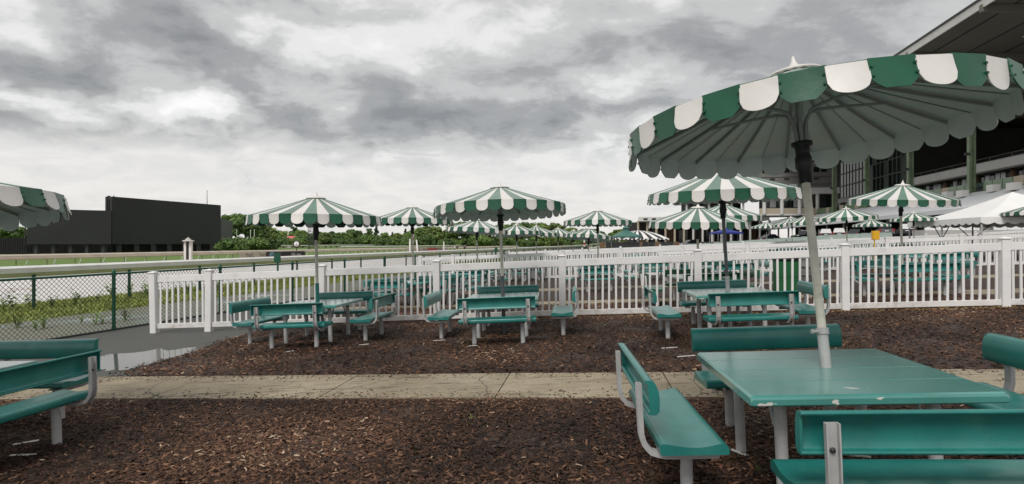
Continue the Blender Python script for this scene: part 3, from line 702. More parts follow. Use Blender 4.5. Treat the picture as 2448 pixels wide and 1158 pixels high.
# ------------------------------------------------------------------ white picket fences
def post_mesh(h, w_):
    mb = MB(); mb.bbox((0, 0, h / 2 - .15), (w_, w_, h + .3), .006)
    mb.bbox((0, 0, h + .011), (w_ + .028, w_ + .028, .022), .005)
    a = (w_ + .02) / 2; z = h + .022; mb.add([(-a, -a, z), (a, -a, z), (a, a, z), (-a, a, z), (0, 0, z + .022)], [(0, 1, 4), (1, 2, 4), (2, 3, 4), (3, 0, 4)])
    return mb.mesh('post', 'vinyl')
PH = 1.20; POST = post_mesh(PH, .127)
mb = MB(); mb.box((0, 0, .5), (.038, .022, 1)); PICK = mb.mesh('picket', 'vinyl')
mb = MB(); mb.bbox((.5, 0, 0), (1, .045, .135), .004); TRAIL = mb.mesh('top_rail', 'vinyl')
mb = MB(); mb.bbox((.5, 0, 0), (1, .042, .10), .004); BRAIL = mb.mesh('bottom_rail', 'vinyl_low')
def picket_fence(pts, label, npick, single=True):
    x0, y0 = pts[0]; fz = thing('picket_fence', label, 'fence', T((x0, y0, gz(x0, y0))))
    z0 = gz(x0, y0)
    P = [Vector((x - x0, y - y0, gz(x, y) - z0 + .02)) for x, y in pts]
    for i, p_ in enumerate(P):
        q = P[min(i + 1, len(P) - 1)] - P[max(i - 1, 0)]; yaw = math.atan2(q.y, q.x)
        ob('post', POST, fz, T(p_) @ RZ(yaw + R(random.uniform(-1.5, 1.5))) @ RX(R(random.gauss(0, .5))) @ RY(R(random.gauss(0, .45))))
    for i in range(len(P) - 1):
        a, b = P[i], P[i + 1]; d = b - a; hl = math.hypot(d.x, d.y); yaw = math.atan2(d.y, d.x); u_ = d / hl
        a2 = a + u_ * .064; L = hl - .128; sl = math.atan2(d.z, hl)
        base = T(a2) @ RZ(yaw)
        sh = Matrix.Identity(4); sh[2][0] = d.z / hl
        S = Matrix.Diagonal((L, 1, 1, 1))
        rt = RY(-sl)
        ob('top_rail', TRAIL, fz, base @ T((0, 0, 1.075)) @ rt @ Matrix.Diagonal((L / math.cos(sl), 1, 1, 1)))
        ob('bottom_rail', BRAIL, fz, base @ T((0, 0, .115)) @ rt @ Matrix.Diagonal((L / math.cos(sl), 1, 1, 1)))
        n = max(3, round(npick * L / 2.31))
        if single:
            for k in range(n):
                xx = L * (k + .5) / n + random.gauss(0, .003)
                ob('picket', PICK, fz, base @ T((xx, 0, .15 + xx * d.z / hl)) @ RY(R(random.gauss(0, .35))) @ Matrix.Diagonal((1, 1, .87, 1)))
        else:
            mb = MB()
            for k in range(n): xx = L * (k + .5) / n; mb.box((xx, 0, .15 + .435 + xx * d.z / hl), (.042, .022, .87))
            ob('picket_row', mb.mesh('picket_row', 'vinyl'), fz, base, kind='stuff')
    return fz
# first fence: posts located from the photograph
f1 = []
for px, D in ((370, 11.62), (500, 11.50), (770, 11.35), (1045, 11.22), (1345, 11.0), (1670, 10.62), (2020, 10.2), (2402, 9.80), (2790, 9.5), (3200, 9.2)): f1.append((atx(px, D), D))
picket_fence(f1, 'white picket fence crossing the mulch from the chain-link fence', 18, True)
f2 = []
for i, px in enumerate((1004, 1083)): f2.append((atx(px, 25.2), 25.2))
x, y = f2[-1]
dirv = Vector((1, -.235)).normalized()
for i in range(1, 14): f2.append((x + dirv.x * 2.44 * i, y + dirv.y * 2.44 * i))
picket_fence(f2, 'second white picket fence behind the first enclosure of striped umbrellas', 18, False)
x, y = atx(1217, 36), 38.0
picket_fence([(x + dirv.x * 2.44 * i, y + dirv.y * 2.44 * i) for i in range(0, 17)], 'third white picket fence, just before the rows of apron benches', 18, False)

# ------------------------------------------------------------------ chain-link fence
cl = thing('chain_link_fence', 'green chain-link fence along the track with domed posts', 'fence', T((-8.68, 12.4, gz(-8.68, 12.4))))
cz0 = gz(-8.68, 12.4)
def clp(i):
    x, y = -8.68 + .2665 * 3.05 * i, 12.4 + .964 * 3.05 * i; return Vector((x + 8.68, y - 12.4, gz(x, y) - cz0 - .06))
mb = MB(); mb.tube([(0, 0, -.2), (0, 0, 1.34)], .036, 12); mb.lathe([(.042, 1.26), (.044, 1.30), (.040, 1.345), (.028, 1.375), (.0, 1.39)], 12); mb.lathe([(.041, .95), (.041, .98)], 12); CPOST = mb.mesh('post', 'cl_green')
mb = MB(); H = 1.24; Lb = 3.05; stp = .094; k = -int(H / stp) - 1
while k * stp < Lb:
    for sg in (1, -1):
        a0 = k * stp; pts_ = []
        # line x = a0 + z (or mirrored); clip to the bay
        zlo = max(0, -a0); zhi = min(H, Lb - a0)
        if zhi - zlo > .02:
            xa, xb = a0 + zlo, a0 + zhi
            if sg < 0: xa, xb = Lb - xa, Lb - xb
            mb.tube([(xa, .004 * sg, zlo + .05), (xb, .004 * sg, zhi + .05)], .0042, 4, caps=False)
    k += 1
CMESH = mb.mesh('mesh_panel', 'cl_wire')
mb = MB(); mb.tube([(0, 0, 0), (1, 0, 0)], .024, 10); CTOP = mb.mesh('top_rail', 'cl_green')
mb = MB(); mb.box((.5, 0, 0), (1, .10, .12)); CKERB = mb.mesh('kerb', 'asphalt')
for i in range(-4, 26):
    a, b = clp(i), clp(i + 1); d = b - a; L = d.length; q = d.to_track_quat('X', 'Z').to_matrix().to_4x4()
    ob('post', CPOST, cl, T(a))
    if i < 25:
        ob('top_rail', CTOP, cl, T(a + Vector((0, 0, 1.29))) @ q @ Matrix.Diagonal((L, 1, 1, 1)))
        ob('mesh_panel', CMESH, cl, T(a) @ q @ Matrix.Diagonal((L / 3.05, 1, 1, 1)), kind='stuff')
        ob('kerb', CKERB, cl, T(a + Vector((0, 0, .03))) @ q @ Matrix.Diagonal((L, 1, 1, 1)))

# ------------------------------------------------------------------ track rails
def rail(name, label, s, t0, t1, step, h, cover, postm, post, braces=None):
    x0, y0 = st(s, t0); z0 = gz(x0, y0); r_ = thing(name, label, 'rail', T((x0, y0, z0)))
    ts = np.arange(t0, t1, step); L = []
    for t_ in ts: x, y = st(s, t_); L.append(Vector((x - x0, y - y0, gz(x, y) - z0)))
    mb = MB(); nrm = Vector((NV[0], NV[1], 0)); n = len(cover)
    vs = [p_ + nrm * a + Vector((0, 0, h + b)) for p_ in L for a, b in cover]
    mb.add(vs, [(i * n + j, i * n + (j + 1) % n, (i + 1) * n + (j + 1) % n, (i + 1) * n + j) for i in range(len(L) - 1) for j in range(n)])
    ob('rail_cover', mb.mesh('rail_cover', postm[0]), r_)
    pm = post(h)
    for i, p_ in enumerate(L): ob('post', pm, r_, T(p_) @ RZ(math.atan2(NV[1], NV[0])))
    return r_
def post_plain(h, r=.045, mat='cl_green'):
    mb = MB(); mb.tube([(0, 0, -.2), (0, 0, h)], r, 8); return mb.mesh('post', mat)
def post_goose(h):
    mb = MB(); mb.tube([(.10, 0, -.2), (.10, 0, h * .72), (.06, 0, h * .88), (-.10, 0, h)], .035, 6); return mb.mesh('post', 'rail_post')
def post_slant(h):
    mb = MB(); mb.tube([(-.55, 0, -.1), (.05, 0, h)], .045, 6); return mb.mesh('post', 'rail_white')
COVER_W = [(-.14, -.20), (-.10, -.20), (.14, -.06), (.16, .08), (.09, .14), (-.07, .13)]
COVER_I = [(-.34, -.06), (.36, -.34), (.40, -.28), (.30, .00), (.10, .10), (-.30, .08)]
rail('outer_rail', 'white tubular track rail on green posts just past the chain-link', -17.9, -6, 190, 3.05, 1.15, COVER_W, ['rail_white'], lambda h: post_plain(h))
rail('inside_rail', 'tan covered inside rail of the dirt track on gooseneck posts', -52.5, 20, 200, 2.44, 1.20, COVER_I, ['rail_tan'], post_goose)
rail('turf_rail', 'white turf course rail on slanted posts behind the inside rail', -56.0, 21, 200, 2.44, 1.10, COVER_W, ['rail_white'], post_slant)
for s_, lb in ((-82, 'white inner turf rail across the infield grass'), (-150, 'white rail on the far side of the infield'), (-175, 'far white rail in front of the tree line'), (-186, 'furthest tan rail under the tree line')):
    rail('turf_rail', lb, s_, 130 if s_ == -82 else 150, 420, 6.0, 1.2, [(a * 1.5, b * 1.5) for a, b in COVER_W], ['rail_white'] if s_ > -180 else ['rail_tan'], lambda h: post_plain(h, .05, 'rail_white'))
#PART3
# ------------------------------------------------------------------ video boards in the infield
def quadbox(P0, P1, z0, z1, th, mi=0, mb=None):
    mb = mb or MB(); d = Vector((P1[0] - P0[0], P1[1] - P0[1], 0)); n = Vector((-d.y, d.x, 0)).normalized() * th
    a = Vector((P0[0], P0[1], 0)); b = Vector((P1[0], P1[1], 0)); Z = Vector((0, 0, 1))
    vs = [a + Z * z0, b + Z * z0, b + n + Z * z0, a + n + Z * z0, a + Z * z1, b + Z * z1, b + n + Z * z1, a + n + Z * z1]
    mb.add(vs, [(0, 1, 5, 4), (1, 2, 6, 5), (2, 3, 7, 6), (3, 0, 4, 7), (4, 5, 6, 7), (3, 2, 1, 0)], mi); return mb
def board(label, p0, D0, p1, D1, ztop, zbot, posts):
    A = (atx(p0, D0), D0); B = (atx(p1, D1), D1); g = gz(*A)
    r_ = thing('video_board', label, 'screen', T((A[0], A[1], g)))
    L0 = lambda P: (P[0] - A[0], P[1] - A[1])
    ob('screen', quadbox(L0(A), L0(B), zbot - g, ztop - g, .5).mesh('screen', 'black_screen'), r_)
    d = Vector((B[0] - A[0], B[1] - A[1])); n = Vector((-d.y, d.x)).normalized()
    mb = MB()      # steel frame behind
    for k in range(6):
        f = k / 5; q = (d.x * f + n.x * 1.6, d.y * f + n.y * 1.6)
        for zz in (zbot, ztop): pass
        mb.box((q[0], q[1], (zbot + ztop) / 2 - g), (.35, .35, ztop - zbot))
        for m_ in range(5):
            zz = zbot + (ztop - zbot) * (m_ + .5) / 5 - g
            mb.tube([(q[0], q[1], zz), (d.x * f + n.x * .4, d.y * f + n.y * .4, zz + .5)], .07, 4)
    ob('steel_frame', mb.mesh('steel_frame', 'dark_steel'), r_)
    for k in range(posts):
        f = (k + .5) / posts; q = (d.x * f + n.x * .8, d.y * f + n.y * .8)
        mb = MB(); mb.box((q[0], q[1], (zbot - g) / 2 - .2), (.7, .7, zbot - g + .5)); ob('post', mb.mesh('post', 'dark_steel'), r_)
    return r_, A, B, g
ZB = zat(584, 120)
vb, A, B, g = board('tall black video board standing in the infield', 268, 120, 528, 147, zat(470, 120), ZB, 7)
mb = MB()      # ladder tower at the tall board's edge
for dx in (-1.35, -.45):
    mb.box((dx, 1.2, (zat(467, 120) + ZB) / 2 - g), (.16, .16, zat(467, 120) - ZB))
for k in range(9): mb.tube([(-1.35, 1.2, ZB - g + 1 + k), (-.45, 1.2, ZB - g + 1 + k + (.9 if k % 2 else 0))], .05, 4)
mb.box((-1.6, 1.2, (zat(467, 120) + ZB) / 2 - g), (.5, .1, zat(467, 120) - ZB))
ob('ladder', mb.mesh('ladder', 'dark_steel'), vb)
mb = MB(); q = Vector((atx(500, 147) - A[0], 146 - A[1])); mb.tube([(q.x, q.y, zat(492, 147) - g), (q.x, q.y, zat(458, 147) - g)], [.09, .05], 6); mb.lathe([(.0, .3), (.16, .15), (0, 0)], 6, c=(q.x, q.y, zat(458, 147) - g - .1)); ob('mast', mb.mesh('mast', 'dark_steel'), vb)
vb2, A2, B2, g2 = board('lower black video board joined to the taller one', 65, 112.6, 266, 119.6, zat(503.5, 119), ZB, 5)
mb = MB()
for dx in (-.9, -.25): mb.box((dx, .6, ZB - g2 + 3.3), (.14, .14, 7.2))
for k in range(8): mb.box((-.58, .6, ZB - g2 + .3 + k * .85), (.7, .08, .08))
ob('ladder', mb.mesh('ladder', 'dark_steel'), vb2)
pA = (atx(530, 150), 150); pB = (atx(556, 166), 166); g3 = gz(*pA)
r3 = thing('rear_board', 'grey back panel standing past the end of the tall video board', 'screen', T((pA[0], pA[1], g3)))
ob('panel', quadbox((0, 0), (pB[0] - pA[0], pB[1] - pA[1]), zat(583, 150) - g3, zat(523, 150) - g3, .4).mesh('panel', 'dark_grey_panel'), r3)
for k in range(3):
    f = k / 2; mb = MB(); mb.box(((pB[0] - pA[0]) * f, (pB[1] - pA[1]) * f + .8, 1.0), (.5, .5, 3.4)); ob('post', mb.mesh('post', 'rail_white'), r3)
# corrugated black hoarding to the left and under the boards
bf = thing('black_hoarding', 'black corrugated hoarding beside and under the video boards', 'hoarding', T((atx(-140, 112), 112, gz(atx(-140, 112), 112))))
x0 = atx(-140, 112)
def hoard(pa, Da, pb, Db, top):
    a = Vector((atx(pa, Da) - x0, Da - 112)); b = Vector((atx(pb, Db) - x0, Db - 112)); n = max(4, int((b - a).length / 2.4))
    for k in range(n):
        p_ = a.lerp(b, k / n); q = a.lerp(b, (k + .985) / n); mb = MB(); zz = zat(top, Da) - gz(atx(pa, Da), Da)
        m_ = 8
        for j in range(m_):
            s0, s1 = p_.lerp(q, j / m_), p_.lerp(q, (j + .55) / m_); quadbox(s0, s1, -.3, zz, .12, mb=mb)
        quadbox(p_ + Vector((0, .1)), q + Vector((0, .1)), -.3, zz - .02, .06, mb=mb); ob('sheet', mb.mesh('sheet', 'black_fence'), bf)
hoard(-140, 112, 64, 115, 569); hoard(64, 118, 268, 124, 580); hoard(268, 124, 528, 150, 580)

# ------------------------------------------------------------------ trees
def crown_mesh(name, n_cl, per, rx, rz, cz, leaf, mat, conifer=False, seed=0, open_=.0):
    g = np.random.default_rng(seed); cs = []
    if conifer:
        for k in range(n_cl):
            f = (k + .5) / n_cl; a = g.uniform(0, 6.28); rr = rx * (1 - f) ** .9 * g.uniform(.35, .95); cs.append((rr * np.cos(a), rr * np.sin(a), cz - rz + 2 * rz * f, rx * .30 * (1 - f) + .25))
    else:
        while len(cs) < n_cl:
            p = g.uniform(-1, 1, 3); r = np.linalg.norm(p)
            if r > 1 or r < .25: continue
            if p[2] < -.65: continue
            cs.append((p[0] * rx * .82, p[1] * rx * .82, cz + p[2] * rz * .82, g.uniform(.17, .34) * rx))
    cs = np.array(cs); ci = np.repeat(np.arange(len(cs)), per); n = len(ci)
    d = g.normal(size=(n, 3)); d /= np.linalg.norm(d, axis=1)[:, None]; rad = g.uniform(.35, 1.05, n) ** .6
    P = cs[ci, :3] + d * (cs[ci, 3] * rad)[:, None] * np.array([1, 1, .8])
    nrm = d + g.normal(0, .7, (n, 3)) + np.array([0, 0, .35]); nrm /= np.linalg.norm(nrm, axis=1)[:, None]
    a = np.cross(nrm, g.normal(size=(n, 3))); a /= np.linalg.norm(a, axis=1)[:, None]; b = np.cross(nrm, a)
    s_ = leaf * g.uniform(.6, 1.4, n)[:, None]
    V = np.stack([P - a * s_, P + b * s_ * .55, P + a * s_, P - b * s_ * .55], 1).reshape(-1, 3)
    return npmesh(name, V, np.arange(n * 4).reshape(-1, 4), mat)
def trunk_mesh(h, r, seed, limbs=6, conifer=False):
    g = random.Random(seed); mb = MB(); mb.tube([(0, 0, -.4), (.05, 0, h * .2), (g.uniform(-.2, .2), g.uniform(-.2, .2), h * .5), (g.uniform(-.4, .4), g.uniform(-.4, .4), h * .85)], [r * 1.25, r, r * .75, r * .3], 8)
    if not conifer:
        for k in range(limbs):
            a = k * 6.28 / limbs + g.uniform(-.4, .4); z = h * g.uniform(.28, .6); L = h * g.uniform(.22, .36)
            mb.tube([(0, 0, z), (math.cos(a) * L * .5, math.sin(a) * L * .5, z + L * .35), (math.cos(a) * L, math.sin(a) * L, z + L * .8)], [r * .45, r * .3, r * .1], 6)
    return mb.mesh('trunk', 'bark_tree')
PROTO = []
for i, (mat, nc, rx, rz, h) in enumerate((('leaf_a', 46, 4.6, 4.6, 12), ('leaf_b', 52, 5.2, 4.2, 11.5), ('leaf_d', 40, 4.2, 4.4, 11), ('leaf_b', 38, 3.6, 5.2, 13), ('leaf_a', 60, 5.6, 5.0, 12.5))):
    PROTO.append((trunk_mesh(h, .32, i), crown_mesh('crown', nc, 150, rx, rz, h - rz * .95, .34, mat, seed=10 + i), h))
CONI = (trunk_mesh(11, .25, 9, conifer=True), crown_mesh('crown', 60, 90, 3.4, 5.0, 5.8, .32, 'leaf_c', True, seed=30), 11)
BUSH = [(trunk_mesh(1.6, .12, 40 + k, 5), crown_mesh('crown', 40, 140, 3.2, 1.5, 1.7, .22, ('leaf_b', 'leaf_a')[k], seed=41 + k), 3.0) for k in range(2)]
def tree(name, px, D, top, proto, label, cat, group, wide=1.0, seed=0):
    x = atx(px, D); z = gz(x, D); h = zat(top, D) - z; s_ = h / proto[2]
    t_ = thing(name, label, cat, T((x, D, z)) @ RZ(seed * 1.7) @ Matrix.Diagonal((s_ * wide, s_ * wide, s_, 1)), group)
    ob('trunk', proto[0], t_); ob('crown', proto[1], t_); return t_
g = random.Random(11)
# big trees beside the boards
for i, (px, D, top, pi, lb) in enumerate([(18, 165, 538, 1, 'leafy tree rising over the black hoarding'), (-40, 165, 530, 0, 'broad tree past the end of the black hoarding'), (565, 190, 507, 0, 'tall bright green tree beside the grey board panel'), (612, 205, 528, 4, 'rounded tree between the flagpoles and the low shrubs'), (540, 200, 512, 3, 'dark tree partly hidden by the tall video board'), (588, 185, 516, 1, 'wide dark green tree behind the first flagpole'), (636, 215, 538, 2, 'pale green tree at the end of the low shrubs')]):
    tree('leafy_tree', px, D, top, PROTO[pi], lb, 'tree', 'trees near the boards', 1.35, i)
for i, (px, D, top) in enumerate([(565, 118, 572), (600, 120, 570), (632, 124, 573), (548, 122, 578)]):
    tree('shrub', px, D, top, BUSH[i % 2], 'dense rounded shrub in the infield beside the video board', 'shrub', 'infield shrubs', 1.15, i)
# tree line
prof = [(640, 545), (680, 548), (715, 540), (760, 548), (800, 553), (840, 545), (880, 544), (920, 545), (960, 546), (1000, 540), (1060, 545), (1105, 528), (1150, 545), (1210, 534), (1260, 527), (1290, 531), (1335, 521), (1375, 545), (1420, 548), (1465, 546), (1505, 538), (1540, 540), (1565, 536), (1590, 548)]
k = 0; px = 640
while px < 1600:
    base = np.interp(px, [a for a, b in prof], [b for a, b in prof])
    D = 330 + g.uniform(-40, 40) if px < 900 else (255 + g.uniform(-25, 30))
    if px > 1400: D = 215 + g.uniform(-15, 30)
    con = 880 < px < 980 and k % 2 == 0
    tree('conifer' if con else 'leafy_tree', px, D, base + g.uniform(-4, 12), CONI if con else PROTO[k % 5], 'dark spruce in the far tree line behind the track' if con else 'leafy green tree in the far tree line behind the track', 'tree', 'spruces in the far tree line' if con else 'trees in the far tree line', 1.15, k)
    px += g.uniform(13, 24); k += 1
px = 640
while px < 1600:      # second, denser row in front fills the foot of the line
    D = 300 if px < 900 else (235 if px < 1400 else 200)
    tree('bushy_tree', px, D + g.uniform(-8, 8), 571 + g.uniform(-9, 6), BUSH[k % 2], 'lower bushy tree standing before the far tree line', 'tree', 'lower trees before the far tree line', 1.0, k)
    px += g.uniform(20, 30); k += 1
px = -60
while px < 70:
    tree('leafy_tree', px, 230, 545 + g.uniform(-6, 6), PROTO[k % 5], 'tree in the wood behind the black hoarding', 'tree', 'wood behind the hoarding', 1.5, k); px += 22; k += 1

# ------------------------------------------------------------------ infield poles, signs and marks
def text_mesh(txt, size, mat, ext=.004):
    cu = bpy.data.curves.new('t', 'FONT'); cu.body = txt; cu.size = size; cu.extrude = ext; cu.align_x = 'CENTER'; cu.align_y = 'CENTER'
    o = bpy.data.objects.new('t', cu); COL.objects.link(o); bpy.context.view_layer.update()
    me = bpy.data.meshes.new_from_object(o); bpy.data.objects.remove(o); me.materials.clear(); me.materials.append(M(mat)); return me
UYAW = math.atan2(UV[1], UV[0])
def ad_board(name, label, px, length, h, mat, texts, s_=-51.9):
    # stands along the inside rail at the pixel column px
    a = (px - 1224) / F; t_ = (a * (s_ * NV[1]) - s_ * NV[0]) / (UV[0] - a * UV[1]); x, y = st(s_, t_)
    b_ = thing(name, label, 'sign', T((x, y, gz(x, y))) @ RZ(UYAW))
    mb = MB(); mb.box((length / 2, 0, h / 2 + .12), (length, .06, h)); ob('panel', mb.mesh('panel', mat), b_)
    for k in range(int(length / 1.5) + 1):
        mb = MB(); mb.box((min(.05 + k * 1.5, length - .05), .07, h / 2), (.06, .06, h + .1)); ob('stake', mb.mesh('stake', 'dark_steel'), b_)
    for txt, fx, sz, tm in texts: ob('lettering', text_mesh(txt, sz, tm), b_, T((length * fx, -.037, h / 2 + .12)) @ RX(R(90)))
    return b_
ad_board('advertising_board', 'beige trackside board lettered TVG three times', 573, 7.9, .95, 'board_beige', [('TVG', .22, .75, 'ink'), ('TVG', .53, .75, 'ink'), ('TVG', .83, .75, 'ink')])
b2 = ad_board('advertising_board', 'black trackside board with a pale blue disc and white lettering', 635.5, 8.4, .95, 'board_black', [('Au', .30, .72, 'text_white'), ('NJ.com', .76, .72, 'text_white')])
mb = MB(); mb.lathe([(0, 0), (.42, 0), (.42, -.012), (0, -.012)], 20); ob('logo_disc', mb.mesh('logo_disc', 'logo_blue'), b2, T((1.25, -.036, .6)) @ RX(R(90)) @ Matrix.Diagonal((1.5, 1, 1, 1)))
ad_board('advertising_board', 'small grey beige board lettered TVG further along the inside rail', 972, 11, 1.1, 'board_beige', [('TVG', .2, .9, 'ink'), ('TVG', .5, .9, 'ink'), ('TVG', .8, .9, 'ink')])
b4 = ad_board('advertising_board', 'beige board with a red block along the inside rail', 1000, 13, 1.2, 'board_beige', [])
mb = MB(); mb.box((7.5, -.036, .75), (5.5, .01, .7)); ob('red_block', mb.mesh('red_block', 'text_red'), b4)
ad_board('advertising_board', 'grey board at the end of the row along the inside rail', 1026, 11, 1.1, 'concrete_grey', [])
def pole(name, label, cat, px, D, top, r, mat, base=None):
    x = atx(px, D); z = gz(x, D); o = thing(name, label, cat, T((x, D, z))); mb = MB(); h = zat(top, D) - z; mb.tube([(0, 0, -.3), (0, 0, h)], [r, r * .8], 8); mb.lathe([(0, h + r), (r, h), (r, h - .1)], 8); ob('shaft', mb.mesh('shaft', mat), o); return o, h
for px, lb in ((566, 'white flagpole beside the grey board panel'), (599, 'first of two white flagpoles close together before the trees'), (608, 'second of two white flagpoles close together before the trees')): pole('flagpole', lb, 'pole', px, 160, 550, .11, 'rail_white')
# black and white distance marker post with a cap
x = atx(450, 60); z = gz(x, 60); o = thing('marker_post', 'white marker post with black stripes and a pagoda cap', 'post', T((x, 60, z))); h = zat(577, 60) - z
for dx in (-.27, 0, .27): mb = MB(); mb.box((dx, 0, h / 2 - .1), (.24, .3, h + .2)); ob('stave', mb.mesh('stave', 'rail_white' if dx else 'ink'), o)
mb = MB(); mb.lathe([(.62, h), (.5, h + .08), (.25, h + .16), (.22, h + .28), (.05, h + .36), (0, h + .5)], 12); ob('cap', mb.mesh('cap', 'concrete_grey'), o)
# round sign
x = atx(709, 70); z = gz(x, 70); o = thing('round_sign', 'round white sign with a black ring and a letter S', 'sign', T((x, 70, z))); hc = zat(584, 70) - z
mb = MB(); mb.tube([(0, 0, -.2), (0, .05, hc - .3)], .05, 6); ob('pole', mb.mesh('pole', 'dark_steel'), o)
mb = MB(); mb.lathe([(0, .03), (.46, .03), (.46, -.03), (0, -.03)], 24); ob('ring', mb.mesh('ring', 'ink'), o, T((0, 0, hc)) @ RX(R(90)))
mb = MB(); mb.lathe([(0, .005), (.32, .005), (.32, 0)], 24); ob('face', mb.mesh('face', 'text_white'), o, T((0, -.034, hc)) @ RX(R(90)))
ob('letter', text_mesh('S', .5, 'ink'), o, T((0, -.043, hc)) @ RX(R(90)))
# green paddle sign by the chain-link fence
for px, D, top, lb in ((664, 17.5, 605, 'small dark green paddle sign on a post beside the chain-link fence'), (1186, 38, 591, 'small green paddle sign far along the chain-link fence')):
    x = atx(px, D); z = gz(x, D); h = zat(top, D) - z; o = thing('paddle_sign', lb, 'sign', T((x, D, z)))
    mb = MB(); mb.tube([(0, 0, -.2), (0, 0, h - .1)], .03, 8); ob('post', mb.mesh('post', 'cl_green'), o)
    mb = MB(); mb.extrude([(-.08, h - .30), (.08, h - .30), (.11, h - .22), (.085, h), (-.085, h), (-.11, h - .22)], -.012, .012, axis='y'); pl = ob('paddle', mb.mesh('paddle', 'cl_green'), o, T((0, -.035, 0)))
# lattice camera tower
x = atx(745, 200); z = gz(x, 200); o = thing('lattice_tower', 'dark lattice camera tower before the far trees', 'tower', T((x, 200, z))); h = zat(522, 200) - z
for sx in (-1, 1):
    for sy in (-1, 1): mb = MB(); mb.box((sx * .9, sy * .9, h / 2), (.18, .18, h)); ob('leg', mb.mesh('leg', 'dark_steel'), o)
for k in range(7):
    for sx in (-1, 1): mb = MB(); mb.tube([(-.9, sx * .9, k * h / 7), (.9, sx * .9, (k + 1) * h / 7)], .07, 4); mb.box((0, sx * .9, k * h / 7), (1.8, .12, .12)); ob('brace', mb.mesh('brace', 'dark_steel'), o)
mb = MB(); mb.box((0, 0, h), (2.4, 2.4, .2)); mb.box((0, 0, h + 1.0), (2.3, .1, .1)); ob('platform', mb.mesh('platform', 'dark_steel'), o)
# red and white banded poles, white gate posts
for px, D, top, lb in ((988, 120, 548, 'red and white banded furlong pole by the infield rail'), (1397, 100, 549, 'red and white banded furlong pole near the green pavilion')):
    x = atx(px, D); z = gz(x, D); h = zat(top, D) - z; o = thing('furlong_pole', lb, 'pole', T((x, D, z)))
    for k in range(9): mb = MB(); mb.tube([(0, 0, h * k / 9 - (.2 if k == 0 else 0)), (0, 0, h * (k + 1) / 9)], .15, 8); ob('band', mb.mesh('band', 'red' if k % 2 else 'rail_white'), o)
    mb = MB(); mb.lathe([(0, h + .25), (.16, h + .1), (.16, h)], 8); ob('knob', mb.mesh('knob', 'rail_white'), o)
for px, D, top, lb in ((980, 100, 575, 'short white post with a round knob by the inside rail'), (999, 100, 577, 'leaning white post by the inside rail'), (1061, 130, 581, 'plain white post beyond the inside rail')):
    x = atx(px, D); z = gz(x, D); h = zat(top, D) - z; o = thing('white_post', lb, 'post', T((x, D, z)) @ RY(R(-5) if 'leaning' in lb else 0)); mb = MB(); mb.box((0, 0, h / 2 - .1), (.24, .24, h + .2)); ob('shaft', mb.mesh('shaft', 'rail_white'), o); mb = MB(); mb.lathe([(0, .3), (.16, .15), (.1, 0)], 8, c=(0, 0, h)); ob('knob', mb.mesh('knob', 'rail_white'), o)
# small far houses
def house(px, D, w_, h, roofh, wall, roof, label):
    x = atx(px, D); z = gz(x, D); o = thing('house', label, 'house', T((x, D, z)))
    mb = MB(); mb.box((0, 0, h / 2 - .2), (w_, 6, h + .4)); ob('wall', mb.mesh('wall', wall), o)
    mb = MB(); mb.extrude([(-3.4, h), (3.4, h), (0, h + roofh)], -w_ / 2 - .4, w_ / 2 + .4); ob('roof', mb.mesh('roof', roof), o)
    for k in range(3): mb = MB(); mb.box((-w_ / 3 + k * w_ / 3, -3.03, h * .5), (1.2, .06, 1.4)); ob('window', mb.mesh('window', 'glass_dark'), o)
    mb = MB(); mb.box((w_ * .42, -3.03, 1.0), (1.0, .06, 2.1)); ob('door', mb.mesh('door', 'gs_brown'), o)
house(642, 280, 14, 3.4, 1.2, 'tan_wall', 'tan_wall', 'long low tan building below the far trees')
house(697, 290, 3.2, 4.2, 1.6, 'gs_white', 'pink', 'small far house with a pinkish red roof')
# shrubs before the far houses
for i, (px, D, top) in enumerate([(678, 260, 570), (708, 262, 572), (724, 266, 566)]): tree('shrub', px, D, top, BUSH[i % 2], 'dark shrub before the far houses', 'shrub', 'shrubs before the far houses', 1.1, i)

